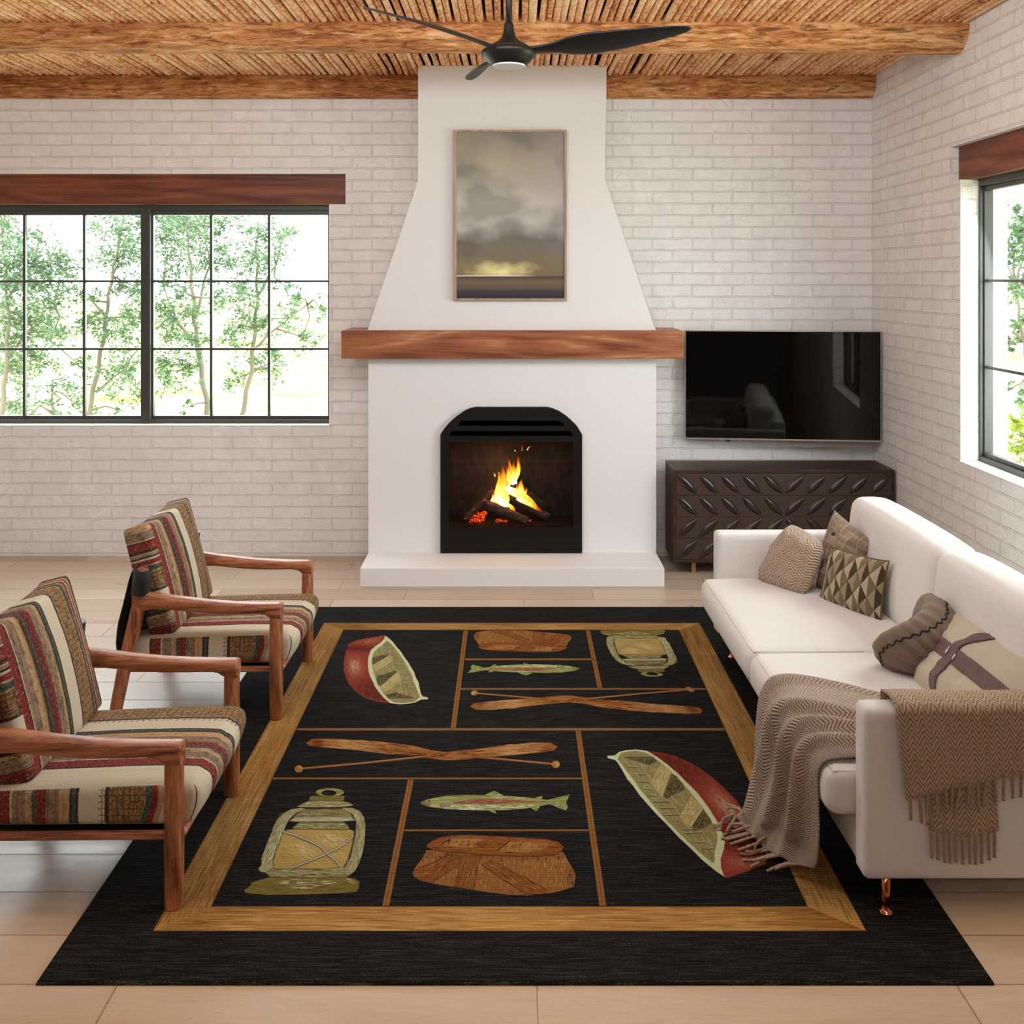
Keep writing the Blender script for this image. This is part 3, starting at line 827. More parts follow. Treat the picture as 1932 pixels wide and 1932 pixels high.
for r_i in range(4):
    zt_, zb_ = rows_z[r_i] - 0.0012, rows_z[r_i + 1] + 0.0012
    b = MB(); b.box(-sw + t + 0.001, sw - t - 0.001, 0.004, 0.022, zb_, zt_)
    zc_ = (zt_ + zb_) / 2
    for cidx in range(10):
        xc = -sw + t + (cidx + 0.5) * (2 * sw - 2 * t) / 10
        lean = (-1 if cidx < 5 else 1) * (1 if r_i < 2 else -1)       # -1: like a backslash
        a_, bb, hgt = 0.089, 0.0235, 0.014
        dirx, dirz = math.cos(R(46)) , math.sin(R(46)) * lean
        if lean < 0: dirx, dirz = math.cos(R(46)), -math.sin(R(46))
        nx, nz = -dirz, dirx
        N = 18; prev = None
        for i in range(N + 1):
            s_ = -1 + 2 * i / N
            wd = bb * (1 - s_ * s_) ** 0.9
            row = []
            for tt, hh_ in ((-1.12, 0.02), (-0.96, 0.05), (-0.82, 0.45), (-0.45, 0.88), (0, 1.0), (0.45, 0.88), (0.82, 0.45), (0.96, 0.05), (1.12, 0.02)):
                hz_ = hgt * hh_ * (1 - s_ ** 4)
                row.append(b.vert((xc + dirx * a_ * s_ + nx * wd * tt, 0.0036 - hz_, zc_ + dirz * a_ * s_ * 0.96 + nz * wd * tt)))
            if prev:
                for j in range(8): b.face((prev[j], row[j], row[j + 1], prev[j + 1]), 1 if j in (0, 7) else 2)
            prev = row
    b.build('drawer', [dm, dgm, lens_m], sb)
brass = plain('pale_brass', rgb(176, 140, 92), 0.35, 0.5)
for lx in (-sw + 0.14, sw - 0.14):
    for ly in (0.07, sbYb - sbY - 0.06):
        b = MB(); b.box(lx - 0.013, lx + 0.013, ly - 0.013, ly + 0.013, 0, sz0); b.build('leg', brass, sb)

# ------------------------------------------------------------------ outdoors
def ground_mat():
    m = NT('meadow'); p = m.pos()
    n = m.noise(m.vmul(p, (0.35, 1, 1)), 0.9, 5, 0.6, 0.6); n2 = m.noise(p, 5, 4, 0.6)
    f = m.math('ADD', m.math('MULTIPLY', n, 0.7), m.math('MULTIPLY', n2, 0.3))
    return m.bsdf(m.ramp(f, [(0.36, rgb(126, 136, 70)), (0.46, rgb(180, 190, 116)), (0.54, rgb(208, 214, 162)), (0.66, rgb(228, 230, 204))]), 0.9, spec=0.1)
b = MB()
def gz(x, y):
    h = -0.45 + max(0.0, (y - 12)) * 0.021 + 0.22 * noise.noise(Vector((x * 0.25, y * 0.25, 0))) + 0.12 * noise.noise(Vector((x * 0.9, y * 0.9, 3)))
    h += 0.05 * max(0.0, x - 3.0)
    return min(h, 1.6)
def gpt(u, v):
    x = -30 + 60 * u; y = -8 + 68 * v * v + 6 * v
    return (x, y, gz(x, y) if (y > YB + 0.6 or x > XR + 0.6) else -0.45)
b.grid(gpt, 90, 90)
tag(b.build('meadow', ground_mat()), kind='structure')

def leaf_mat(name, c1, c2):
    m = NT(name)
    at = m.n('Attribute', {'attribute_name': 'Col'})
    r = m.sep(at.outputs['Color'])[0]
    col = m.mix(r, c1, c2)
    d = m.n('BsdfDiffuse'); m.put(d.inputs[0], col)
    t = m.n('BsdfTranslucent'); m.put(t.inputs[0], col)
    mx = m.n('MixShader'); mx.inputs[0].default_value = 0.4
    m.t.links.new(d.outputs[0], mx.inputs[1]); m.t.links.new(t.outputs[0], mx.inputs[2]); m.t.links.new(mx.outputs[0], m.out.inputs[0])
    return m.mat
M['leaf'] = leaf_mat('tree_leaf', rgb(84, 112, 84), rgb(138, 162, 130))
M['leaf_y'] = leaf_mat('shrub_leaf', rgb(110, 130, 50), rgb(178, 190, 92))
M['bark'] = plain('pale_bark', rgb(128, 118, 108), 0.9, bump=0.6, bscale=30)
rng = random.Random(21)
def leaf(b, c, s_):
    ax = Vector((rng.uniform(-1, 1), rng.uniform(-1, 1), rng.uniform(-0.7, 0.7))).normalized()
    bx_ = ax.cross(Vector((rng.uniform(-1, 1), rng.uniform(-1, 1), rng.uniform(-1, 1)))).normalized()
    L = s_ * rng.uniform(0.75, 1.25); W_ = L * 0.42
    v = rng.random(); cc = (v, v, v, 1)
    i = [b.vert(c - ax * L * 0.5), b.vert(c + bx_ * W_ * 0.5), b.vert(c + ax * L * 0.5), b.vert(c - bx_ * W_ * 0.5)]
    b.face(i, 0, None, cc, False)
def tree(name, trunks, clusters, D, label, cat='tree', group=None, leafm='leaf', ls=0.052, dens=0.34, depth=1.0, trunk_r=0.036):
    base = P(trunks[0][0][0], trunks[0][0][1], D)
    base = Vector((base.x, D, gz(base.x, D)))
    o = empty(name, base)
    tag(o, label, cat, group)
    b = MB()
    for ti, path in enumerate(trunks):
        pts = [P(x, y, D + dz) - base for x, y, dz in path]
        if ti == 0: pts = [Vector((pts[0].x - 0.05, 0, -0.05))] + pts
        r0 = trunk_r * (1 if ti == 0 else 0.5)
        dense = []
        for a_, c_ in zip(pts, pts[1:]):
            for k in range(4): dense.append(a_.lerp(c_, k / 4) + Vector((0.012 * math.sin(len(dense) * 1.7), 0, 0)))
        dense.append(pts[-1])
        b.tube(dense, [r0 * (1 - 0.75 * k / len(dense)) for k in range(len(dense))], 8)
    # twigs to the clusters
    tr = b
    lv = MB()
    allp = [P(x, y, D + dz) - base for path in trunks for x, y, dz in path]
    for (x, y, r) in clusters:
        dz = rng.uniform(-depth, depth) * 0.5
        c = P(x, y, D + dz) - base
        rr = r * D / FOC
        near = min(allp, key=lambda q: (q - c).length)
        mid = near.lerp(c, 0.5) + Vector((rng.uniform(-.08, .08), 0, rng.uniform(-.02, .08)))
        tr.tube([near, mid, c, c + (c - mid).normalized() * rr * 0.6], [0.014, 0.010, 0.006, 0.002], 5)
        n = int(dens * r * r)
        # sub clumps
        subs = [(c + Vector((rng.gauss(0, 0.45), rng.gauss(0, 0.5), rng.gauss(0, 0.42))) * rr * 1.25, rr * rng.uniform(0.25, 0.5)) for _ in range(max(4, n // 16))]
        for k in range(n):
            sc, sr = rng.choice(subs)
            leaf(lv, sc + Vector((rng.gauss(0, 0.6), rng.gauss(0, 0.6), rng.gauss(0, 0.45))) * sr, ls)
    lv.build('foliage', M[leafm], o)
    tr.build('trunk', M['bark'], o)
    return o
G = 'trees outside the left window'
tree('garden_tree', [[(395, 830, 0), (390, 760, 0), (378, 690, 0), (368, 620, 0), (364, 560, 0), (358, 490, 0), (352, 430, 0), (348, 370, 0)], [(368, 600, 0), (395, 500, .2), (385, 420, .3)], [(378, 660, 0), (330, 600, .2), (310, 540, .3)]],
     [(350, 430, 45), (310, 450, 42), (385, 440, 36), (400, 480, 35), (330, 500, 40), (300, 580, 35), (350, 590, 32), (320, 630, 35), (370, 640, 26), (330, 700, 32), (360, 690, 26), (300, 690, 24), (420, 560, 30), (432, 500, 26), (350, 390, 40), (310, 400, 34), (345, 545, 22), (410, 420, 24), (350, 770, 12)],
     10.6, 'leafy tree just right of the thick middle post of the left window', group=G)
tree('garden_tree', [[(448, 830, 0), (458, 775, 0), (474, 700, 0), (481, 620, 0), (486, 560, 0), (484, 480, 0), (486, 420, 0)], [(478, 660, 0), (520, 620, .2), (580, 575, .2)], [(485, 560, 0), (520, 500, .1), (540, 430, .1)]],
     [(480, 430, 42), (512, 440, 28), (486, 500, 36), (520, 470, 24), (460, 545, 28), (470, 590, 36), (440, 630, 32), (500, 605, 22), (540, 600, 26), (572, 632, 22), (602, 578, 20), (560, 560, 18), (500, 690, 36), (520, 680, 18), (452, 712, 24), (538, 540, 18), (545, 440, 20), (590, 650, 12)],
     11.4, 'slender leaning tree in the right third of the left window', group=G)
tree('garden_tree', [[(160, 830, 0), (168, 775, 0), (184, 700, 0), (197, 630, 0), (203, 570, 0), (212, 520, 0), (225, 450, 0), (235, 390, 0)], [(180, 740, 0), (230, 700, .2), (260, 660, .2)], [(200, 600, 0), (170, 560, .1), (150, 540, .2)]],
     [(220, 430, 42), (248, 470, 36), (212, 490, 32), (262, 412, 24), (236, 540, 32), (180, 620, 26), (222, 620, 36), (252, 600, 30), (240, 680, 32), (206, 712, 30), (256, 732, 26), (176, 560, 18), (262, 545, 22), (232, 775, 20), (164, 600, 20), (235, 400, 34)],
     11.0, 'forked tree just left of the thick middle post of the left window', group=G)
tree('garden_tree', [[(0, 830, 0), (4, 770, 0), (12, 690, 0), (16, 600, 0), (10, 500, 0), (0, 400, 0)], [(10, 680, 0), (60, 620, .2), (100, 570, .2)], [(14, 560, 0), (60, 500, .2), (80, 440, .2)]],
     [(8, 430, 38), (30, 480, 42), (60, 520, 46), (20, 560, 48), (92, 500, 36), (122, 505, 26), (70, 600, 46), (30, 640, 44), (100, 630, 32), (20, 700, 42), (92, 560, 36), (142, 540, 20), (62, 680, 28), (22, 760, 30), (0, 500, 42), (150, 690, 15), (-30, 600, 45), (-30, 450, 45), (70, 450, 14)],
     10.2, 'dense tree at the far left edge of the left window', group=G)
tree('garden_shrub', [[(105, 830, 0), (100, 780, 0), (98, 740, 0)]], [(70, 770, 36), (105, 760, 38), (140, 760, 32), (100, 800, 40), (150, 790, 26), (60, 800, 30), (125, 730, 24)], 9.4,
     'low bushy shrub at the bottom left of the left window', 'shrub', None, dens=0.10)
G2 = 'far hedge bushes'
for k, (x, y, D, s) in enumerate([(300, 770, 19, 36), (420, 778, 20, 34), (520, 765, 21, 46), (590, 772, 20, 40), (205, 775, 18, 34)]):
    tree('hedge_bush', [[(x, y + 25, 0), (x, y, 0)]], [(x - s * 0.7, y, s * 0.55), (x, y - 6, s * 0.6), (x + s * 0.7, y, s * 0.55)], D,
         ['pale bush far away behind the tree trunks, right of the thick middle post', 'pale bush far away between the two right trees', 'widest pale bush far away, low in the right panes', 'pale bush far away at the right end of the left window', 'pale bush far away, low beside the forked trunk'][k], 'bush', G2, 'leaf_y', ls=0.11, dens=0.16, trunk_r=0.03)
# right-hand window
tree('garden_tree', [[(1952, 900, 0), (1948, 800, 0), (1945, 700, 0), (1930, 640, 0), (1918, 560, 0)], [(1945, 700, 0), (1955, 560, .2), (1950, 420, .3)]],
     [(1910, 395, 18), (1928, 420, 24), (1915, 460, 22), (1935, 480, 26), (1900, 500, 14), (1918, 535, 22), (1940, 560, 26), (1925, 610, 20), (1905, 650, 16), (1938, 640, 24), (1912, 730, 14), (1930, 745, 20), (1955, 440, 30), (1960, 500, 30), (1960, 700, 25)],
     8.2, 'tree seen through the right-hand window', group=None, depth=0.6, ls=0.055)
tree('garden_shrub', [[(1945, 880, 0), (1945, 840, 0)]], [(1912, 800, 16), (1925, 780, 20), (1940, 800, 26), (1918, 835, 22), (1940, 850, 26), (1905, 850, 16), (1925, 870, 20)],
     8.8, 'bright yellow-green shrub low in the right-hand window', 'shrub', None, 'leaf_y', dens=0.2, depth=0.5)

# ------------------------------------------------------------------ rug
RC = Vector((-0.003, 4.22, 0))
RH = 0.011
rug = MB()
rngR = random.Random(77)
def rug_layer(k): return RH + 0.00012 * k
def fl2(x, y):
    d = (EYE - RH) * FOC / (y - CY)
    return Vector(((x - CX) * d / FOC, d))
def rpoly(pts, c, k, flip=False):
    w2_ = [fl2(*p) for p in pts]
    cols = c if isinstance(c[0], (tuple, list)) else [c] * len(pts)
    for fl_ in ((False, True) if flip else (False,)):
        q = [Vector((2 * RC.x - p.x, 2 * RC.y - p.y)) for p in w2_] if fl_ else w2_
        if len(q) <= 4:
            tris = [list(range(len(q)))]
        else:
            tris = tessellate_polygon([[Vector((p.x, p.y, 0)) for p in q]])
        ids = [rug.vert((p.x, p.y, rug_layer(k))) for p in q]
        for t in tris:
            t = list(t)
            ar = sum(q[t[i]].x * q[t[(i + 1) % len(t)]].y - q[t[(i + 1) % len(t)]].x * q[t[i]].y for i in range(len(t)))
            if ar < 0: t.reverse()
            rug.face([ids[i] for i in t], 0, None, [cols[i] for i in t], False)
def inside(p, poly_):
    x, y = p; c = False; n = len(poly_)
    for i in range(n):
        x1, y1 = poly_[i]; x2, y2 = poly_[(i + 1) % n]
        if (y1 > y) != (y2 > y) and x < (x2 - x1) * (y - y1) / (y2 - y1) + x1: c = not c
    return c
def rstroke(p0, p1, w_, c, k, flip=False, taper=0.15):
    a = Vector(p0); e = Vector(p1); d = e - a
    if d.length < 1e-6: return
    n = Vector((-d.y, d.x)).normalized() * w_ * 0.5
    m1 = a.lerp(e, 0.3); m2 = a.lerp(e, 0.7)
    rpoly([a + n * taper, m1 + n, m2 + n, e + n * taper, e - n * taper, m2 - n, m1 - n, a - n * taper], c, k, flip)
def rline(pts, w_, c, k, flip=False, taper=1.0):
    """a band of even width along a path"""
    L = [Vector(p) for p in pts]; up_, dn = [], []
    for i, p in enumerate(L):
        t = (L[min(i + 1, len(L) - 1)] - L[max(i - 1, 0)]).normalized(); n = Vector((-t.y, t.x)) * w_ * 0.5
        if i in (0, len(L) - 1): n *= taper
        up_.append(p + n); dn.append(p - n)
    for i in range(len(L) - 1): rpoly([up_[i], up_[i + 1], dn[i + 1], dn[i]], c, k, flip)
def mixc(a, b_, t): return tuple(a[i] + (b_[i] - a[i]) * t for i in range(3)) + (1,)
def hatch(poly_, d, ln, w_, cols, n, k, flip=False, shade=None):
    xs = [p[0] for p in poly_]; ys = [p[1] for p in poly_]
    d = Vector(d).normalized()
    made = 0; tries = 0
    while made < n and tries < n * 12:
        tries += 1
        c = Vector((rngR.uniform(min(xs), max(xs)), rngR.uniform(min(ys), max(ys))))
        l = ln * rngR.uniform(0.6, 1.4)
        dd = Vector((d.x + rngR.uniform(-0.06, 0.06), d.y + rngR.uniform(-0.06, 0.06)))
        a = c - dd * l / 2; e = c + dd * l / 2
        if not (inside(a, poly_) and inside(e, poly_) and inside(c, poly_)): continue
        col = shade(c) if shade else rngR.choice(cols)
        col = mixc(col, tuple(x * rngR.uniform(0.85, 1.15) for x in col[:3]), 1)
        rstroke(a, e, w_ * rngR.uniform(0.6, 1.3), col, k + rngR.random() * 0.8, flip)
        made += 1
BLK = rgb(17, 16, 15)
x0, x1, y0, y1 = -1.283, 1.297, 2.682, 5.761
rug.xf = None
n_ = 6
# body of the rug with slightly rounded rim
pr = [(0.0, 0.0), (0.0, RH * 0.6), (0.004, RH)]
def rim(o, z): return [Vector((x0 + o, y0 + o, z)), Vector((x1 - o, y0 + o, z)), Vector((x1 - o, y1 - o, z)), Vector((x0 + o, y1 - o, z))]
rings = [[rug.vert(p) for p in rim(o, z)] for o, z in pr]
for r0, r1 in zip(rings, rings[1:]):
    for j in range(4): rug.face((r0[j], r0[(j + 1) % 4], r1[(j + 1) % 4], r1[j]), 0, None, BLK, False)
rug.face(rings[-1], 0, None, BLK, False)
rug.face(list(reversed(rings[0])), 0, None, BLK, False)
# border of painted boards
WD, WM, WL, WH = rgb(112, 72, 30), rgb(152, 108, 54), rgb(176, 134, 76), rgb(196, 162, 104)
FO = [(288, 1757), (1635, 1757), (1320, 1175), (611, 1175)]
FI = [(399, 1710), (1523, 1710), (1281, 1189), (648, 1189)]
for i in range(4):
    j = (i + 1) % 4
    q = [FO[i], FO[j], FI[j], FI[i]]
    A, B_, C_, D_ = [Vector(p) for p in q]
    # subdivide along the board: dark at the mitres
    N = 24
    for s_ in range(N):
        t0, t1 = s_ / N, (s_ + 1) / N
        def cc(t):
            e = min(t, 1 - t); base = mixc(WD, WM, min(1, e * 6 + 0.25))
            return mixc(base, WL, 0.5 + 0.4 * math.sin(t * 17 + i))
        rpoly([A.lerp(B_, t0), A.lerp(B_, t1), D_.lerp(C_, t1), D_.lerp(C_, t0)], [cc(t0), cc(t1), cc(t1), cc(t0)], 1)
    for s_ in range(620):
        v = rngR.random(); a = rngR.random(); l = rngR.uniform(0.02, 0.10)
        b0, b1 = a, min(1, a + l)
        # keep clear of the mitre by working inside the trapezoid coordinates
        lo = A.lerp(D_, v); hi = B_.lerp(C_, v)
        p0 = lo.lerp(hi, b0); p1 = lo.lerp(hi, b1)
        e = min(b0, 1 - b1)
        col = rngR.choice([WD, WM, WL, WL, WH] if e > 0.06 else [rgb(70, 40, 16), WD, WM])
        sc_ = (p0.y - CY) / 1100.0
        wpx = 2.2 * sc_ if i in (1, 3) else 1.6 * sc_ * sc_
        if abs(v - 0.5) > 0.47: continue
        rstroke(p0, p1, wpx, mixc(cc(a), col, 0.55), 2 + rngR.random())
    rline([A, B_], 1.5, rgb(60, 36, 16), 3.5); rline([D_, C_], 1.5, rgb(60, 36, 16), 3.5)
# dividing laths
LA = rgb(138, 92, 44); LB = rgb(98, 62, 28)
def lath(a, b_, c, d):
    rpoly([a, b_, c, d], LA, 1)
    m0 = Vector(a).lerp(Vector(b_), 0.5); m1 = Vector(d).lerp(Vector(c), 0.5)
    rline([m0, m1], 1.2, LB, 2)
lath((874.8, 1189), (882.9, 1189), (860, 1373), (850.5, 1373))
lath((1105, 1189), (1113, 1189), (1136.4, 1299), (1127.8, 1299))
lath((1086, 1379), (1095.5, 1379), (1144, 1710), (1131, 1710))
lath((769.6, 1471), (780.4, 1471), (734, 1710), (721, 1710))
for a, b_ in (((877, 1244), (1119, 1244)), ((868, 1299.7), (1332, 1299.7)), ((560, 1376), (1367, 1376)), ((512, 1468.7), (1098, 1468.7)), ((763, 1566.5), (1113, 1566.5))):
    hh_ = 2.2 if a[1] in (1376,) else 1.5
    rpoly([(a[0], a[1] - hh_), (b_[0], b_[1] - hh_), (b_[0], b_[1] + hh_), (a[0], a[1] + hh_)], LA, 1)

def cv(ox, oy, s_): return lambda pts: [(ox + x / s_, oy + y / s_) for x, y in pts]
def motif_canoe():
    K = cv(1120, 1390, 5.367)
    hull = K([(540, 145), (700, 165), (850, 205), (960, 255), (1080, 325), (1200, 410), (1330, 525), (1440, 640), (1520, 745), (1600, 860), (1680, 1000), (1740, 1120), (1785, 1200), (1740, 1285), (1650, 1330), (1560, 1365), (1460, 1395), (1380, 1425), (1325, 1432), (1285, 1330), (1280, 1240), (1310, 1140), (1320, 1050), (1280, 940), (1230, 840), (1140, 700), (1040, 570), (940, 470), (840, 370), (740, 285), (640, 205)])
    RD, RM, RL, RX = rgb(98, 36, 22), rgb(138, 54, 40), rgb(150, 70, 50), rgb(186, 146, 110)
    rpoly(hull, RM, 3, True)
    def sh(c):
        x = (c.x - 1120) * 5.367; y = (c.y - 1390) * 5.367
        e = (x - 1350) * 0.75 - (y - 720) * 0.66
        g = (x - 1350) * 0.66 + (y - 720) * 0.75
        base = mixc(RM, RL, rngR.random() * 0.5)
        dk = math.exp(-((y - 1085 - (x - 1500) * 0.1) / 75) ** 2)
        edge = min(1, max(0, (e - 60) / 130)) * (1 if g < 330 else 0.3) + min(1, max(0, (-g - 250) / 250)) * 0.8
        base = mixc(base, rgb(78, 32, 18), min(0.92, max(dk, edge) * rngR.uniform(0.8, 1.1)))
        hl = math.exp(-((e + 5) / 62) ** 2 - (g / 165) ** 2)
        hl2 = 0.35 * math.exp(-((y - 1270) / 60) ** 2 - ((x - 1480) / 150) ** 2)
        return mixc(base, RX, min(0.95, max(hl, hl2) * rngR.uniform(0.75, 1.1)))
    hatch(hull, (0.66, 0.75), 14, 1.6, None, 900, 4, True, sh)
    hatch(hull, (0.66, 0.75), 7, 1.5, None, 900, 4.4, True, sh)
    rimp = K([(135, 195), (215, 190), (260, 155), (330, 138), (430, 130), (540, 145), (640, 205), (750, 285), (850, 370), (950, 470), (1050, 570), (1150, 700), (1240, 840), (1290, 940), (1330, 1050), (1320, 1140), (1285, 1240), (1290, 1330), (1325, 1420), (1240, 1365), (1100, 1250), (980, 1130), (850, 1010), (750, 900), (640, 790), (550, 690), (470, 600), (400, 500), (340, 430), (290, 340), (240, 260), (215, 235), (145, 218)])
    rpoly(rimp, rgb(198, 200, 158), 6, True)
    inn = K([(240, 230), (275, 165), (350, 150), (430, 145), (520, 160), (600, 205), (700, 280), (800, 370), (900, 470), (1000, 590), (1100, 710), (1180, 830), (1230, 930), (1255, 1010), (1250, 1080), (1225, 1170), (1225, 1270), (1200, 1280), (1100, 1195), (980, 1090), (860, 970), (740, 850), (640, 740), (560, 640), (480, 550), (420, 460), (350, 370), (290, 290)])
    I0, I1, I2, ID = rgb(140, 130, 82), rgb(158, 148, 98), rgb(122, 110, 66), rgb(72, 64, 40)
    rpoly(inn, I0, 7, True)
    hatch(inn, (0.6, 0.8), 12, 1.3, [I0, I1, I2, I1, rgb(168, 160, 112)], 420, 8, True)
    for pl in ([(290, 205), (600, 205), (650, 250), (560, 290), (430, 250)], [(700, 605), (790, 380), (840, 400), (900, 480), (930, 540), (790, 600), (740, 640)], [(985, 915), (1110, 740), (1180, 830), (1200, 880), (1120, 930), (1020, 960)]):
        q = K(pl); rpoly(q, mixc(ID, I0, 0.25), 9, True); hatch(q, (0.5, -0.85), 7, 1.2, [ID, I2, rgb(54, 48, 32)], 60, 9.5, True)
    for pl in ([(575, 470), (680, 275), (780, 345), (690, 610), (640, 560)], [(870, 820), (985, 600), (1105, 720), (985, 915), (930, 900)]):
        q = K(pl); rpoly(q, rgb(172, 154, 100), 10.5, True)
        hatch(q, (0.45, -0.9), 12, 1.4, [rgb(184, 168, 114), rgb(160, 142, 88), rgb(196, 184, 136)], 70, 11, True)
        a, b_ = q[2], q[3]; rline([a, b_], 1.6, rgb(196, 188, 140), 12, True)
    LN = rgb(176, 172, 132); LD = rgb(84, 76, 50)
    for (a, b_) in (((350, 305), (465, 310)), ((400, 380), (510, 382)), ((455, 455), (570, 458)), ((490, 525), (585, 528)), ((540, 595), (650, 598)), ((600, 655), (780, 658)), ((670, 720), (820, 718)), ((710, 795), (865, 788)), ((790, 850), (870, 850)), ((880, 935), (1060, 935)), ((920, 975), (1100, 968)), ((1010, 1065), (1150, 1068)), ((1090, 1135), (1220, 1130))):
        q = K([a, b_]); rline(q, 0.9, LN, 12, True)
        rline([(q[0][0], q[0][1] + 1.6), (q[1][0], q[1][1] + 1.6)], 1.0, LD, 12.2, True)
    for pth in ([(465, 270), (580, 440)], [(690, 610), (780, 660), (870, 790)], [(1100, 970), (1200, 1085)]): rline(K(pth), 1.0, LN, 12.4, True)
motif_canoe()

def motif_lantern():
    K = cv(440, 1470, 6.44)
    O0, O1, O2, O3 = rgb(128, 116, 66), rgb(160, 154, 112), rgb(184, 182, 146), rgb(88, 78, 46)
    def part(pl, base, cols, k, dirn, n=90, ln=12, w_=1.2, outline=True):
        q = K(pl); rpoly(q, base, k, True); hatch(q, dirn, ln, w_, cols, n, k + 0.5, True)
        if outline: rline(q + [q[0]], 0.8, mixc(O3, base, 0.35), k + 1.4, True)
    part([(480, 640), (560, 420), (700, 372), (810, 350), (1350, 350), (1470, 400), (1530, 520), (1540, 700), (1500, 900), (1400, 1090), (500, 1090), (430, 1000), (430, 850)], rgb(60, 52, 34), [rgb(60, 52, 34)], 2.5, (1, 0), 4, outline=False)
    rpoly(K([(620, 625), (655, 522), (800, 522), (730, 590), (700, 625)]), BLK, 4.6, True)
    rpoly(K([(1480, 625), (1490, 515), (1330, 515), (1410, 590), (1440, 625)]), BLK, 4.6, True)
    globe = [(590, 660), (650, 620), (800, 608), (1400, 608), (1475, 640), (1462, 720), (1430, 880), (1390, 1010), (1340, 1080), (900, 1090), (490, 1085), (495, 990), (530, 870), (575, 740)]
    AM, AH, AD = rgb(178, 148, 80), rgb(210, 198, 150), rgb(140, 112, 56)
    q = K(globe); rpoly(q, AM, 5, True)
    def shg(c):
        x = (c.x - 440) * 6.44; y = (c.y - 1470) * 6.44
        a = math.exp(-(((x - 1150) / 190) ** 2 + ((y - 730) / 80) ** 2)) + math.exp(-(((x - 830) / 170) ** 2 + ((y - 850 - (x - 830) * .3) / 90) ** 2)) + 0.7 * math.exp(-(((x - 1290) / 90) ** 2 + ((y - 930) / 50) ** 2)) + 0.6 * math.exp(-(((x - 1080) / 120) ** 2 + ((y - 1050) / 30) ** 2))
        return mixc(mixc(AM, AD, rngR.random() * 0.5), AH, min(0.95, a * rngR.uniform(0.6, 1.1)))
    hatch(q, (0.85, 0.5), 11, 1.1, None, 620, 5.5, True, shg)
    part([(135, 1350), (200, 1310), (230, 1260), (320, 1230), (450, 1195), (900, 1200), (1380, 1195), (1480, 1215), (1530, 1250), (1530, 1310), (1500, 1370), (1350, 1385), (900, 1405), (400, 1410), (150, 1385)], rgb(118, 102, 44), [rgb(110, 94, 40), rgb(128, 112, 54), rgb(100, 84, 36), rgb(134, 120, 66)], 6, (1, 0), 200, 20)
    hatch(K([(500, 1250), (640, 1215), (1200, 1215), (1340, 1240), (1150, 1300), (950, 1340), (700, 1330), (560, 1290)]), (1, 0.0), 16, 1.2, [O2, O1, O1], 60, 7.6, True)
    hatch(K([(1330, 1210), (1420, 1210), (1500, 1260), (1500, 1290), (1420, 1270)]), (0.9, 0.4), 6, 1.2, [O2, O1], 16, 7.6, True)
    part([(390, 1140), (480, 1085), (900, 1100), (1380, 1070), (1420, 1150), (1380, 1190), (900, 1200), (450, 1190)], rgb(134, 124, 82), [O1, O0, O3, O1, O2], 7.8, (1, 0.0), 150, 22, 1.0)
    tubeL = [(830, 350), (700, 370), (600, 430), (540, 490), (490, 580), (470, 650), (420, 760), (380, 870), (345, 960), (345, 1050), (305, 1090), (330, 1130), (400, 1140), (500, 1080), (490, 960), (540, 850), (580, 740), (610, 650), (640, 560), (690, 480), (770, 410), (880, 370)]
    part(tubeL, rgb(160, 154, 112), [O1, O2, O0, O2, rgb(138, 128, 84)], 8.5, (-0.42, 0.9), 260, 11, 1.4)
    tubeR = [(1330, 350), (1450, 355), (1540, 395), (1590, 470), (1605, 570), (1600, 700), (1590, 800), (1570, 900), (1530, 1020), (1480, 1120), (1400, 1180), (1350, 1130), (1370, 1060), (1430, 950), (1460, 800), (1490, 690), (1495, 520), (1450, 430), (1330, 370)]
    part(tubeR, rgb(156, 150, 108), [O1, O2, O0, O1, rgb(138, 128, 84)], 8.5, (-0.18, 1.0), 260, 11, 1.4)
    rline(K([(1470, 640), (1455, 760), (1420, 900), (1380, 1010), (1340, 1070)]), 1.6, O3, 10.3, True); rline(K([(600, 655), (560, 780), (500, 920), (478, 1000), (500, 1080)]), 1.3, O3, 10.3, True)
    part([(690, 515), (780, 425), (880, 370), (1340, 370), (1420, 425), (1460, 480), (1480, 508), (1300, 520), (750, 522)], rgb(138, 128, 78), [O0, O1, O3, rgb(120, 106, 60), O1], 10, (1, 0.02), 150, 16, 1.1)
    part([(760, 470), (1420, 465), (1480, 505), (1300, 518), (750, 520), (690, 512)], rgb(178, 172, 136), [O2, O1, O2], 11.6, (1, 0), 50, 12, 1.0)
    part([(720, 600), (800, 530), (1350, 530), (1410, 590), (1390, 618), (750, 612)], rgb(134, 124, 76), [O1, O0, O2, O3], 12.2, (1, 0), 70, 16, 1.0)
    part([(770, 340), (850, 300), (920, 270), (1340, 275), (1400, 290), (1465, 325), (1300, 345), (900, 347)], rgb(150, 142, 98), [O1, O0, O2, O1], 12.2, (1, -0.05), 90, 14, 1.0)
    part([(920, 240), (950, 210), (1350, 210), (1345, 260), (1320, 272), (940, 274)], rgb(120, 108, 54), [rgb(96, 84, 40), rgb(136, 124, 72)], 13.6, (0.05, 1), 60, 5, 1.0)
    N = 28
    outer = [(1175 + 172 * math.cos(2 * PI * i / N), 165 + 50 * math.sin(2 * PI * i / N)) for i in range(N)]
    inner = [(1163 + 92 * math.cos(2 * PI * i / N), 174 + 34 * math.sin(2 * PI * i / N)) for i in range(N)]
    for i in range(N):
        j = (i + 1) % N
        rpoly(K([outer[i], outer[j], inner[j], inner[i]]), mixc(rgb(134, 122, 62), rgb(156, 148, 96), 0.5 + 0.5 * math.sin(i * 0.9)), 13, True)
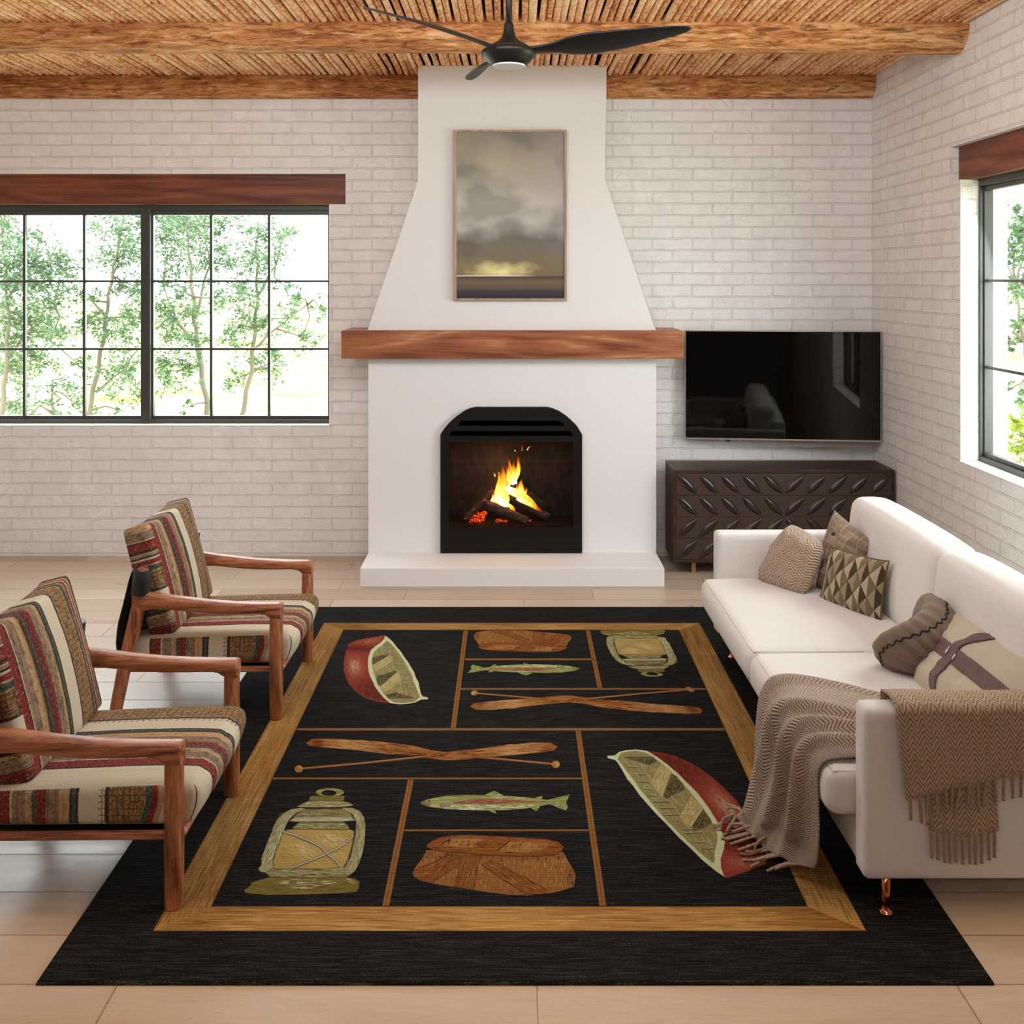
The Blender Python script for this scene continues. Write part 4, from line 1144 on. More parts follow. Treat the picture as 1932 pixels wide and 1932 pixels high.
    for pth in ([(590, 640), (760, 690), (950, 770), (1080, 840), (1130, 910), (1230, 980), (1300, 1065)], [(720, 1085), (900, 1010), (1100, 930), (1280, 840), (1400, 760), (1462, 690)]):
        rline(K(pth), 4.4, rgb(96, 86, 60), 14, True); rline(K(pth), 2.6, rgb(168, 164, 138), 14.8, True); rline(K([(x + 2, y - 4) for x, y in pth]), 0.9, rgb(198, 196, 172), 15.4, True)
motif_lantern()

def motif_fish():
    K = cv(760, 1470, 5.52)
    G0, G1, G2, GD = rgb(138, 142, 80), rgb(168, 170, 112), rgb(192, 196, 150), rgb(92, 96, 50)
    for pl in ([(1500, 220), (1600, 195), (1740, 160), (1700, 245), (1720, 290), (1700, 325), (1620, 300), (1530, 262)], [(840, 172), (900, 140), (955, 122), (1000, 145), (1070, 182)], [(1370, 200), (1400, 188), (1455, 180), (1445, 208)], [(880, 325), (970, 360), (965, 330)], [(1330, 300), (1390, 335), (1430, 285)]):
        q = K(pl); rpoly(q, G0, 3, True); hatch(q, (1, -0.25), 7, 1.0, [G0, G1, GD, G2], 40, 4, True)
    body = [(190, 262), (185, 243), (250, 215), (330, 195), (450, 175), (640, 165), (860, 168), (1100, 178), (1280, 190), (1450, 210), (1540, 225), (1530, 262), (1400, 290), (1250, 310), (1050, 325), (850, 328), (650, 322), (450, 312), (300, 295)]
    q = K(body); rpoly(q, G0, 5, True)
    def sh(c):
        y = (c.y - 1470) * 5.52; x = (c.x - 760) * 5.52
        if y < 185: return mixc(G0, GD, rngR.random())
        if y < 205: return rngR.choice([G2, G1, G0])
        if y > 268: return rngR.choice([G2, rgb(206, 208, 170), G1])
        return rngR.choice([G0, G1, rgb(150, 150, 92)])
    hatch(q, (1, 0.02), 18, 1.1, None, 260, 6, True, sh)
    q = K([(500, 250), (700, 215), (900, 205), (1200, 220), (1545, 240), (1200, 252), (900, 258), (700, 262)])
    rpoly(q, rgb(148, 82, 56), 7.2, True); hatch(q, (1, 0.01), 18, 1.0, [rgb(160, 96, 70), rgb(176, 116, 86), rgb(120, 62, 48)], 80, 8, True)
    q = K([(370, 270), (420, 255), (500, 262), (490, 295), (400, 295)]); rpoly(q, rgb(140, 122, 100), 8, True); hatch(q, (0.3, 1), 4, 0.9, [rgb(178, 172, 158), rgb(120, 90, 74)], 26, 9, True)
    rpoly(K([(187, 242), (235, 226), (240, 252)]), rgb(160, 98, 66), 9, True)
    rline(K([(187, 250), (250, 266), (300, 275)]), 0.9, rgb(34, 32, 22), 9.4, True)
    rpoly(K([(258, 236), (272, 227), (290, 236), (272, 244)]), rgb(22, 20, 16), 10, True)
motif_fish()

def motif_basket():
    K = cv(760, 1470, 5.52)
    D0, D1, L0, L1, VD = rgb(98, 54, 22), rgb(128, 76, 30), rgb(154, 106, 54), rgb(180, 132, 74), rgb(56, 34, 24)
    body = K([(250, 740), (200, 830), (130, 920), (100, 980), (110, 1020), (180, 1060), (320, 1090), (500, 1120), (700, 1150), (900, 1180), (1100, 1205), (1300, 1212), (1500, 1195), (1650, 1165), (1780, 1120), (1800, 1010), (1780, 950), (1720, 850), (1670, 760)])
    rpoly(body, rgb(140, 92, 46), 3, True)
    def sh(c):
        x = (c.x - 760) * 5.52; y = (c.y - 1470) * 5.52
        if x > 1700 or y < 860 - abs(x - 900) * 0.03: return rngR.choice([VD, D0, D1, rgb(76, 46, 30)])
        if y > 1120 + (x - 400) * 0.05: return rngR.choice([D0, D1, L0])
        return rngR.choice([L0, L1, L0, D1, rgb(164, 116, 62)])
    hatch(body, (-0.05, 1), 9, 1.2, None, 700, 4, True, sh)
    for pl, dr in (([(490, 790), (600, 800), (570, 900), (300, 1090), (180, 1060), (110, 1020), (120, 950)], (-0.8, 0.5)), ([(610, 800), (810, 800), (740, 1150), (540, 1125)], (-0.18, 1)), ([(820, 900), (900, 850), (1000, 890), (1500, 1150), (1500, 1195), (1400, 1208), (1270, 1195)], (0.83, 0.5))):
        q = K(pl); rpoly(q, D1, 6, True); hatch(q, dr, 14, 1.5, [D1, D0, rgb(140, 84, 34), D1, L0], 130, 7, True); rline(q + [q[0]], 1.0, VD, 8, True)
    lid = K([(250, 690), (300, 650), (380, 615), (500, 592), (700, 588), (1000, 600), (1300, 618), (1500, 630), (1620, 660), (1675, 710), (1650, 760), (1580, 790), (1400, 805), (1100, 800), (800, 790), (500, 765), (320, 740), (255, 715)])
    rpoly(lid, rgb(130, 76, 28), 9, True); hatch(lid, (1, 0.03), 18, 1.3, [D1, rgb(140, 86, 36), D0, rgb(150, 96, 44)], 260, 10, True); rline(lid + [lid[0]], 1.2, D0, 11, True)
    for pl in ([(400, 690), (500, 622), (840, 622), (730, 718), (560, 714)], [(980, 752), (1110, 652), (1500, 668), (1525, 690), (1440, 748), (1200, 765)]):
        q = K(pl); rpoly(q, L0, 11.4, True); hatch(q, (0.65, -0.7), 8, 1.0, [L1, L0, D1, VD, L1], 110, 12, True)
        rline([q[0], q[1]], 2.2, rgb(66, 38, 22), 13, True)
motif_basket()

def motif_paddles():
    K = cv(400, 1360, 2.76)
    P0, P1, P2, PD = rgb(142, 88, 42), rgb(166, 112, 58), rgb(198, 158, 102), rgb(98, 48, 18)
    def padd(blade, shaft, knob, k):
        rline(K(shaft), 4.0, rgb(134, 84, 44), k, True); rline(K([(x, y - 2) for x, y in shaft]), 1.2, rgb(170, 118, 70), k + 0.5, True)
        q = K(blade); rpoly(q, P0, k + 1, True)
        xs = [p[0] for p in q]; x0_, x1_ = min(xs), max(xs)
        tipleft = blade[0][0] < 1100
        def sh(c):
            t = (c.x - x0_) / (x1_ - x0_); t = t if tipleft else 1 - t
            if t < 0.12: return rngR.choice([PD, rgb(118, 62, 24)])
            g = math.exp(-((t - 0.32) / 0.16) ** 2)
            return mixc(rngR.choice([P0, P1, PD, P0]), P2, g * rngR.uniform(0.2, 0.9))
        dr = (1, 0.085) if tipleft else (1, -0.06)
        hatch(q, dr, 26, 1.5, None, 300, k + 2, True, sh)
        kx, ky = knob; kn_ = K([(kx + 22 * math.cos(a), ky + 19 * math.sin(a)) for a in [i * PI / 6 for i in range(12)]])
        rpoly(kn_, P1, k + 2.4, True); hatch(kn_, (0.3, 1), 6, 1.2, [P2, P1, P0], 20, k + 3, True)
    padd([(490, 118), (520, 95), (600, 92), (760, 100), (900, 112), (1050, 130), (1150, 155), (1200, 165), (1130, 178), (1030, 180), (900, 172), (760, 155), (600, 140), (510, 132)], [(1150, 160), (1400, 190), (1770, 225)], (1790, 227), 3)
    padd([(1800, 135), (1760, 115), (1700, 113), (1550, 125), (1400, 145), (1250, 160), (1150, 178), (1100, 190), (1200, 207), (1300, 205), (1450, 190), (1600, 178), (1720, 165), (1780, 155)], [(1150, 182), (800, 220), (470, 250)], (452, 252), 8)
motif_paddles()

def rug_mat():
    m = NT('woven_rug'); p = m.pos()
    at = m.n('Attribute', {'attribute_name': 'Col'})
    st = m.noise(m.vmul(p, (0.35, 14, 1)), 26, 3, 0.7)
    loops = m.noise(m.vmul(p, (1, 2.2, 1)), 170, 2, 0.6)
    rows = m.math('SINE', m.math('MULTIPLY', m.sep(p)[1], 2 * PI / 0.0125))
    f = m.math('ADD', m.math('MULTIPLY', st, 0.6), m.math('MULTIPLY', loops, 0.4))
    lum = m.sep(at.outputs['Color'])[0]
    add = m.math('MULTIPLY', m.fr(f, 0.50, 0.64, 0, 0.042), m.fr(lum, 0.02, 0.1, 1.0, 0.1))
    gain = m.fr(f, 0.35, 0.65, 0.72, 1.25)
    gn = m.mix(1.0, at.outputs['Color'], m.comb(gain, gain, gain), 'MULTIPLY')
    col = m.mix(1.0, gn, m.comb(add, m.math('MULTIPLY', add, 0.95), m.math('MULTIPLY', add, 0.9)), 'ADD')
    h = m.math('ADD', m.math('ADD', loops, st), m.math('MULTIPLY', rows, 0.35))
    return m.bsdf(col, 0.95, normal=m.bump(h, 0.8, 0.004), spec=0.08)
ro = rug.build('area_rug', rug_mat())
tag(ro, 'large black rug patterned with canoes, lanterns, fish, baskets and paddles in a wood-look border', 'rug')

# ------------------------------------------------------------------ upholstered shapes
def cushion_mb(w_, d_, h_, r, crown=0.0, n=14, crown_f=0.0, shape=None, su=1.0, wob=0.0, seed=0.0):
    """rounded box centred on the origin. UV: u = across (stripe coordinate), v = along.
    top/bottom (normal z) and front/back (normal x) use y as u; sides (normal y) use x as u."""
    b = MB()
    H = Vector((w_ / 2, d_ / 2, h_ / 2))
    def mp(a):           # denser near the edges
        s_ = a * 2 - 1
        return math.copysign(1 - (1 - abs(s_)) ** 1.35, s_)
    for ax in range(3):
        for sg in (-1, 1):
            u_, v_ = [(1, 2), (2, 0), (0, 1)][ax]
            nu = max(3, int(n * (H[u_] / max(H)) + 5)); nv = max(3, int(n * (H[v_] / max(H)) + 5))
            ids = {}
            def pt(i, j):
                q = Vector((0, 0, 0)); q[ax] = sg * H[ax]
                q[u_] = mp(i / nu) * H[u_]; q[v_] = mp(j / nv) * H[v_]
                c = Vector([max(-H[k] + r, min(H[k] - r, q[k])) for k in range(3)])
                dlt = q - c
                o = c + (dlt.normalized() * r if dlt.length > 1e-9 else dlt)
                a, e = q.x / H.x, q.y / H.y
                cr = crown * max(0, 1 - abs(a) ** 2.5) * max(0, 1 - abs(e) ** 2.5)
                z_ = q.z / H.z
                o.z += cr * z_
                cf = crown_f * max(0, 1 - abs(z_) ** 2.2) * max(0, 1 - abs(e) ** 3)
                o.x += cf * a
                if wob:
                    o += Vector((1, 1, 1)) * 0.0
                    o.z += wob * noise.noise(Vector((o.x * 4, o.y * 4, seed))) * max(0, z_)
                if shape: o = shape(o, Vector((a, e, z_)))
                return o, q
            pts = {}
            for i in range(nu + 1):
                for j in range(nv + 1):
                    o, q = pt(i, j); pts[i, j] = q; ids[i, j] = b.vert(o)
            for i in range(nu):
                for j in range(nv):
                    cs = [(i, j), (i + 1, j), (i + 1, j + 1), (i, j + 1)]
                    if sg < 0: cs.reverse()
                    uv = []
                    for c in cs:
                        q = pts[c]
                        if ax == 1: uv.append((q.x * su + 0.06, q.z))
                        elif ax == 0: uv.append((q.y, q.z))
                        else: uv.append((q.y, q.x))
                    b.face([ids[c] for c in cs], 0, uv)
    return b

# ------------------------------------------------------------------ armchairs
def stripe_mat(seat=False):
    m = NT('woven_stripe_seat' if seat else 'woven_stripe'); q = m.sep(m.uv()); u, v = q[0], q[1]
    uvv = m.uv()
    wv = m.noise(m.vmul(uvv, (1, 0.4, 1)), 14, 3, 0.5)
    uu = m.math('ADD', u, m.math('MULTIPLY', m.math('SUBTRACT', wv, 0.5), 0.010))
    t = m.math('FRACT', m.math('ADD', m.math('DIVIDE', uu, 0.52), 0.52))
    cream, red, dred, tan, och, grn, drk, spk = rgb(206, 194, 168), rgb(132, 42, 40), rgb(98, 34, 34), rgb(188, 154, 112), rgb(166, 124, 72), rgb(66, 88, 72), rgb(58, 46, 42), rgb(150, 122, 98)
    st = [(0.0, drk), (0.02, red), (0.075, dred), (0.095, cream), (0.105, spk), (0.17, tan), (0.215, och), (0.235, drk), (0.27, grn), (0.285, dred), (0.345, red), (0.37, spk), (0.43, tan), (0.47, drk), (0.495, grn), (0.515, drk), (0.53, cream), (0.665, drk), (0.685, och), (0.70, spk), (0.73, och), (0.83, tan), (0.845, grn), (0.885, tan), (0.90, red), (0.935, cream), (0.95, drk), (0.965, spk), (0.985, tan)]
    if seat:
        t = m.math('FRACT', m.math('DIVIDE', m.math('ADD', uu, 0.29), 0.60))
        st = [(0.0, cream), (0.17, drk), (0.185, red), (0.25, cream), (0.26, spk), (0.32, tan), (0.36, grn), (0.38, red), (0.43, spk), (0.50, tan), (0.55, drk), (0.565, grn), (0.58, drk), (0.595, cream), (0.73, drk), (0.75, och), (0.78, spk), (0.80, och), (0.90, tan), (0.91, grn), (0.94, red), (0.97, tan)]
    base = m.ramp(t, st, 'CONSTANT')
    # threads: fine dark speckle running along the stripes, heavier on the coloured bands
    sp = m.noise(m.vmul(uvv, (1.0, 0.28, 1)), 230, 3, 0.7)
    bigm = m.noise(m.vmul(uvv, (1.0, 0.4, 1)), 60, 4, 0.6, 0.8)
    heavy = m.ramp(t, [(0.0, (0.5, 0.5, 0.5, 1)), (0.10, (0.9, 0.9, 0.9, 1)), (0.2, (0.45,) * 3 + (1,)), (0.36, (1, 1, 1, 1)), (0.50, (0.5,) * 3 + (1,)), (0.53, (0.05,) * 3 + (1,)), (0.665, (0.85,) * 3 + (1,)), (0.9, (0.4,) * 3 + (1,))], 'CONSTANT')
    if seat:
        heavy = m.ramp(t, [(0.0, (0.12,) * 3 + (1,)), (0.17, (0.6,) * 3 + (1,)), (0.25, (0.9,) * 3 + (1,)), (0.5, (0.5,) * 3 + (1,)), (0.595, (0.05,) * 3 + (1,)), (0.73, (0.85,) * 3 + (1,)), (0.94, (0.4,) * 3 + (1,))], 'CONSTANT')
    hv = m.sep(heavy)[0]
    msk = m.math('MULTIPLY', m.fr(m.math('ADD', m.math('MULTIPLY', sp, 0.55), m.math('MULTIPLY', bigm, 0.45)), 0.50, 0.56), hv)
    col = m.mix(m.math('MULTIPLY', msk, 0.75), base, drk)
    # honeycomb mesh on the ochre band, chevron ticks elsewhere
    vor = m.n('TexVoronoi', {'feature': 'DISTANCE_TO_EDGE'}, Vector=m.vmul(uvv, (1.0, 0.75, 1)), Scale=62.0, Randomness=0.35).outputs[0]
    och_m = m.math('MULTIPLY', m.math('GREATER_THAN', t, 0.70), m.math('LESS_THAN', t, 0.90))
    col = m.mix(m.math('MULTIPLY', m.fr(vor, 0.05, 0.11, 0.8, 0.0), och_m), col, drk)
    tick = m.math('SINE', m.math('MULTIPLY', m.math('ADD', v, m.math('MULTIPLY', m.math('ABSOLUTE', m.math('SUBTRACT', m.math('FRACT', m.math('MULTIPLY', u, 70.0)), 0.5)), 0.012)), 700.0))
    col = m.mix(m.math('MULTIPLY', m.fr(tick, 0.3, 0.9, 0, 0.28), m.math('ADD', m.math('MULTIPLY', hv, 0.8), 0.12)), col, drk)
    lt = m.noise(m.vmul(uvv, (1.0, 0.3, 1)), 300, 2, 0.6)
    col = m.mix(m.math('MULTIPLY', m.fr(lt, 0.55, 0.68), 0.35), col, cream)
    # dark pinstripes
    pin = m.math('ABSOLUTE', m.math('SUBTRACT', m.math('FRACT', m.math('MULTIPLY', t, 26.0)), 0.5))
    col = m.mix(m.math('MULTIPLY', m.fr(pin, 0.10, 0.03), m.math('ADD', m.math('MULTIPLY', hv, 0.55), 0.03)), col, drk)
    h = m.math('ADD', lt, sp)
    return m.bsdf(col, 0.9, normal=m.bump(h, 0.4, 0.002), spec=0.15)
M['stripe'] = stripe_mat()
M['stripe_seat'] = stripe_mat(True)
CW = [rgb(98, 54, 30), rgb(140, 80, 48), rgb(166, 100, 64), rgb(186, 124, 84)]
M['cw_x'] = wood('chair_wood_x', 'x', CW, 1.6, 0.42, 9, contrast=(0.33, 0.62), coat=0.1, fine=1.8)
M['cw_z'] = wood('chair_wood_z', 'z', CW, 1.6, 0.42, 9, contrast=(0.33, 0.62), coat=0.1, fine=1.8)
M['leather'] = plain('black_leather', rgb(30, 30, 31), 0.42, bump=0.3, bscale=200)

def make_chair(loc, rz, label):
    ch = empty('armchair', loc, rz)
    tag(ch, label, 'armchair', 'striped wooden armchairs on the left')
    YL = 0.327
    for sy in (-1, 1):
        y = sy * YL
        b = MB()
        b.tube([(0, y, 0.0), (0, y, 0.004), (0, y, 0.2), (0.0, y, 0.42), (0.0, y, 0.462)], [0.024, 0.0265, 0.028, 0.027, 0.026], 20, sq=0.72, up=(1, 0, 0))
        b.build('leg', M['cw_z'], ch)
        b = MB()
        b.tube([(-0.70, y * 0.99, 0.0), (-0.698, y * .99, 0.004), (-0.648, y, 0.25), (-0.60, y, 0.45), (-0.582, y, 0.53)], [0.022, 0.025, 0.028, 0.029, 0.028], 20, sq=0.72, up=(1, 0, 0))
        b.build('leg', M['cw_z'], ch)
        b = MB()   # post carrying the leather sleeve
        b.tube([(-0.585, y, 0.525), (-0.578, y, 0.59), (-0.574, y, 0.643)], [0.027, 0.024, 0.024], 18, up=(1, 0, 0)); b.build('back_post', M['cw_z'], ch)
        b = MB()
        b.tube([(-0.586, y, 0.536), (-0.574, y, 0.640)], [0.040, 0.040], 26, up=(1, 0, 0)); b.build('leather_sleeve', M['leather'], ch, bevel=0.002)
        # arm with a dipped, swelling profile and a rounded inside corner at the front
        prof = [(-0.612, 0.556, 0.470), (-0.58, 0.549, 0.462), (-0.53, 0.541, 0.472), (-0.45, 0.529, 0.472), (-0.35, 0.516, 0.462), (-0.25, 0.506, 0.455), (-0.15, 0.500, 0.455), (-0.08, 0.498, 0.458), (-0.045, 0.498, 0.452), (-0.028, 0.498, 0.440), (0.0, 0.498, 0.432), (0.020, 0.497, 0.432), (0.0265, 0.493, 0.434)]
        b = MB(); rings = []
        for x, zt_, zb_ in prof:
            zc_, hh_ = (zt_ + zb_) / 2, (zt_ - zb_) / 2
            wv = 0.031 if x > -0.5 else 0.029
            if x > 0.02: wv = 0.027
            ring = []
            for j in range(20):
                th = 2 * PI * j / 20; c_, s_ = math.cos(th), math.sin(th)
                ring.append(b.vert((x, y + math.copysign(abs(c_) ** 0.62, c_) * wv, zc_ + math.copysign(abs(s_) ** 0.5, s_) * hh_)))
            rings.append(ring)
        for r0, r1 in zip(rings, rings[1:]):
            for j in range(20): b.face((r0[j], r0[(j + 1) % 20], r1[(j + 1) % 20], r1[j]))
        b.face(list(reversed(rings[0])), smooth=False); b.face(rings[-1], smooth=False)
        b.build('armrest', M['cw_x'], ch)
        b = MB(); b.box(-0.66, -0.0, y - sy * 0.02 - 0.011, y - sy * 0.02 + 0.011, 0.194, 0.216); b.build('seat_rail', M['cw_x'], ch, bevel=0.004)
    b = MB(); b.tube([(0.012, -YL + 0.0, 0.205), (0.020, -YL + 0.03, 0.215), (0.022, 0, 0.218), (0.020, YL - 0.03, 0.215), (0.012, YL, 0.205)], 0.014, 12); b.build('front_stretcher', M['cw_z'], ch)
    b = MB(); b.tube([(-0.635, -YL, 0.24), (-0.635, YL, 0.24)], 0.014, 12); b.build('rear_stretcher', M['cw_z'], ch)
    # seat cushion: wedge, thicker towards the front
    def seat_shape(o, s_):
        k = (o.x + 0.37) / 0.74
        o = o.copy()
        o.z = o.z * (0.80 + 0.2 * k) + 0.010 * k
        o.x += 0.018 * max(0, 1 - (s_.z - 0.4) ** 2) if s_.x > 0.5 else 0
        return o
    b = cushion_mb(0.72, 0.578, 0.140, 0.034, 0.014, 22, 0.014, seat_shape)
    so = b.build('seat_cushion', M['stripe_seat'], ch, weld=True); so.location = (-0.312, 0, 0.275)
    b = MB(); b.box(-0.66, 0.0, -0.28, 0.28, 0.196, 0.206); b.build('seat_base', M['leather'], ch)
    # back cushion
    def back_shape(o, s_):
        o = o.copy()
        if s_.z > 0.5: o.z += 0.014 * abs(s_.y) ** 4 - 0.006
        o.x += -0.010 * abs(s_.y) ** 3
        return o
    b = cushion_mb(0.115, 0.572, 0.49, 0.020, 0.0, 24, 0.022, back_shape)
    tilt = R(14.7)
    # on the back cushion the side panels repeat the stripes along the height
    for i, uvq in enumerate(b.uv):
        if uvq and abs(b.v[b.f[i][0]].y) > 0.262:
            b.uv[i] = [(b.v[vi].z * 1.0 + 0.12, b.v[vi].x) for vi in b.f[i]]
    bo = b.build('back_cushion', M['stripe'], ch, weld=True)
    bo.rotation_euler = (0, -tilt, 0); bo.location = (-0.566, 0.024, 0.566)
    b = MB()
    rows = [(-0.614, 0.640), (-0.628, 0.60), (-0.652, 0.50), (-0.678, 0.40), (-0.684, 0.32), (-0.672, 0.25)]
    def sl(u, v):
        t = v * (len(rows) - 1); i = min(int(t), len(rows) - 2); f_ = t - i
        return (rows[i][0] + (rows[i + 1][0] - rows[i][0]) * f_ - 0.012 * math.sin(PI * u), -YL - 0.012 + u * (2 * YL + 0.024), rows[i][1] + (rows[i + 1][1] - rows[i][1]) * f_)
    b.grid(sl, 14, 14); b.build('leather_sling', M['leather'], ch, solid=0.006)
    return ch
FAR_CH = (-1.018, 4.62, RH)
c1 = make_chair(FAR_CH, R(0.0), 'striped armchair farther from the viewer, its black leather sling and sleeve in view')
c2 = copy_tree(c1)
c2.location = (-1.0255, 3.332, RH); c2.rotation_euler = (0, 0, R(0.9))
c2['label'] = 'striped armchair nearest the viewer, cut off by the left edge of the photo'

# ------------------------------------------------------------------ sofa
def fabric(name, c, c2, sc=1.0, bump=0.35):
    m = NT(name); p = m.obj()
    n = m.noise(m.vmul(p, (1, 1, 1)), 420 * sc, 2, 0.7); big = m.noise(p, 3.5, 3, 0.5, 0.6)
    wr = m.noise(m.vmul(p, (1.0, 0.35, 1.2)), 9, 3, 0.5, 0.8)
    col = m.mix(m.fr(n, 0.35, 0.65), c, c2)
    return m.bsdf(col, 0.92, normal=m.bump(m.math('ADD', m.math('MULTIPLY', n, 0.1), m.math('MULTIPLY', wr, 2.0)), bump, 0.006), spec=0.15, sheen=0.15)
M['sofa'] = fabric('ivory_linen', rgb(212, 206, 200), rgb(224, 218, 213))
SO = Vector((1.03, 2.92, 0))
sofa = empty('sofa', SO, R(0.45))
tag(sofa, 'long ivory fabric sofa along the right wall with loose seat and back cushions', 'sofa')
def sx(o, x, y, z): o.location = (x, y, z); return o
SL = 2.125      # overall length
AT = 0.088
def arm(y0):
    b = cushion_mb(0.93, AT, 0.505, 0.022, 0.0, 22)
    return sx(b.build('arm', M['sofa'], sofa, weld=True), 0.465, y0 + AT / 2, 0.388)
arm(0.0); arm(SL - AT)
b = cushion_mb(0.88, SL - 2 * AT + 0.004, 0.14, 0.012, 0, 26); sx(b.build('base', M['sofa'], sofa, weld=True), 0.455, SL / 2, 0.2055)
b = cushion_mb(0.10, SL - 2 * AT + 0.004, 0.56, 0.02, 0, 26); sx(b.build('back_frame', M['sofa'], sofa, weld=True), 0.885, SL / 2, 0.42)
def piping(path, par): 
    b = MB(); b.tube(path, 0.0022, 6); return b.build('seam', M['sofa'], par)
ymid = AT + 0.965
for (ya, yb) in ((AT + 0.002, ymid - 0.002), (ymid + 0.002, SL - AT - 0.002)):
    W_ = 0.765; D_ = yb - ya
    def seat_s(o, s_):
        o = o.copy()
        if s_.x < -0.5: o.x -= 0.010 * (1 - s_.z ** 2)
        o.z += 0.004 * noise.noise(Vector((o.x * 7, o.y * 5, ya))) * (1 if s_.z > 0.5 else 0)
        return o
    b = cushion_mb(W_, D_, 0.148, 0.036, 0.022, 28, 0.006, seat_s)
    o = sx(b.build('seat_cushion', M['sofa'], sofa, weld=True), -0.072 + W_ / 2, (ya + yb) / 2, 0.346)
    hx, hy = W_ / 2 - 0.012, D_ / 2 - 0.012
    pth = []
    for k in range(13): pth.append((-hx + 0.0, -hy + 2 * hy * k / 12, 0.0655 + 0.004 * math.sin(PI * k / 12)))
    piping([(hx * 0.2, -hy, 0.066)] + pth + [(hx * 0.2, hy, 0.066)], o)
for (ya, yb) in ((AT + 0.004, ymid - 0.003), (ymid + 0.003, SL - AT - 0.004)):
    D_ = yb - ya
    def back_s(o, s_):
        o = o.copy()
        o.x += 0.105 * (o.z + 0.21) + (0.020 * max(0, s_.z) ** 2 if s_.x > 0 else 0)
        if s_.z > 0.3: o.z += 0.010 * (1 - s_.y ** 4)
        if s_.z > 0: o.z -= 0.028 * max(0, s_.x) ** 1.5
        return o
    b = cushion_mb(0.19, D_, 0.425, 0.050, 0.004, 26, 0.022, back_s)
    o = sx(b.build('back_cushion', M['sofa'], sofa, weld=True), 0.715, (ya + yb) / 2, 0.615)
    pth = []
    for k in range(15):
        yk = -D_ / 2 + 0.06 + (D_ - 0.12) * k / 14
        pth.append(back_s(Vector((-0.095 + 0.017, yk, 0.2125 - 0.016)), Vector((-0.8, yk / (D_ / 2), 1.0))))
    piping(pth, o)
leg_metal = plain('chrome_leg_reddened', rgb(196, 120, 84), 0.12, 1.0)  # chrome legs; their reddish reflection is put into the metal colour
for lx, ly in ((0.085, 0.055), (0.085, SL - 0.06), (0.84, 0.055), (0.84, SL - 0.06)):
    b = MB(); b.lathe([(0.021, 0), (0.0215, 0.003), (0.0195, 0.007), (0.013, 0.012), (0.0125, 0.03), (0.0135, 0.137)], 24)
    zf = RH if lx < 0.2 else 0.0
    o = b.build('leg', leg_metal, sofa); o.location = (lx, ly, zf)

# ------------------------------------------------------------------ scatter cushions on the sofa
def pil(corners, th, mat, name, label, nu=30, nv=30, pinch=0.05, wr=0.006, seed=0.0, puff=2.6, lean=None, fn=None, ears=0.0):
    """corners: bottom-left, bottom-right, top-right, top-left (3D) seen from the front"""
    A, B_, C_, D_ = [Vector(c) for c in corners]
    ctr = (A + B_ + C_ + D_) / 4
    nrm = ((B_ - A).cross(D_ - A)).normalized()
    if nrm.y > 0: nrm = -nrm
    def srf(u, v, side):
        s_, t_ = u * 2 - 1, v * 2 - 1
        pu = s_ * (1 - pinch * (1 - t_ * t_) * abs(s_) ** 2 + ears * abs(s_ * t_) ** 6); pv = t_ * (1 - pinch * (1 - s_ * s_) * abs(t_) ** 2 + ears * abs(s_ * t_) ** 6)
        a, e = (pu + 1) / 2, (pv + 1) / 2
        base = A * (1 - a) * (1 - e) + B_ * a * (1 - e) + C_ * a * e + D_ * (1 - a) * e
        prof = max(0.0, (1 - abs(s_) ** puff)) ** 0.62 * max(0.0, (1 - abs(t_) ** puff)) ** 0.62
        n1 = noise.noise(Vector((s_ * 2.2, t_ * 2.2, seed))) + 0.5 * noise.noise(Vector((s_ * 5, t_ * 5, seed + 9)))
        h = th * 0.5 * prof * (1 + 0.12 * n1) + wr * n1 * prof
        if fn: h += fn(s_, t_, side) * prof
        return base + nrm * h * side - ctr
    w_ = (B_ - A).length; hgt = (D_ - A).length
    b = MB()
    def mp(a):
        s_ = a * 2 - 1; return (math.copysign(1 - (1 - abs(s_)) ** 1.5, s_) + 1) / 2
    for side in (1, -1):
        b.grid(lambda u, v: srf(mp(u), mp(v), side), nu, nv, 0, lambda u, v: (mp(u) * w_, mp(v) * hgt), flip=(side < 0))
    o = b.build(name, mat, weld=True)
    o.location = ctr
    if label: tag(o, label, 'cushion', None)
    return o, srf, ctr, nrm

def herring_mat(name, light, dark, du, dv, amp, rough=0.95, bump=0.8, rib=0.5, mixv=0.75):
    """chevron knit: columns du wide, rows dv high"""
    m = NT(name); q = m.sep(m.uv()); u, v = q[0], q[1]
    p = m.obj()
    n = m.noise(p, 40, 3, 0.5)
    tri = m.math('ABSOLUTE', m.math('SUBTRACT', m.math('MULTIPLY', m.math('FRACT', m.math('DIVIDE', u, du)), 2.0), 1.0))
    ph = m.math('ADD', m.math('DIVIDE', v, dv), m.math('MULTIPLY', tri, amp))
    ph = m.math('ADD', ph, m.math('MULTIPLY', n, 0.5))
    s_ = m.math('SINE', m.math('MULTIPLY', ph, 2 * PI))
    f = m.fr(s_, -0.85, 0.35)
    col = m.mix(m.math('MULTIPLY', f, mixv), dark, light)
    fz_ = m.noise(p, 260, 3, 0.7)
    col = m.mix(m.fr(fz_, 0.4, 0.7, 0, 0.35), col, light)
    h = m.math('ADD', m.math('MULTIPLY', s_, 0.5), m.math('MULTIPLY', fz_, 0.6))
    return m.bsdf(col, rough, normal=m.bump(h, bump, 0.006), spec=0.1, sheen=0.2)

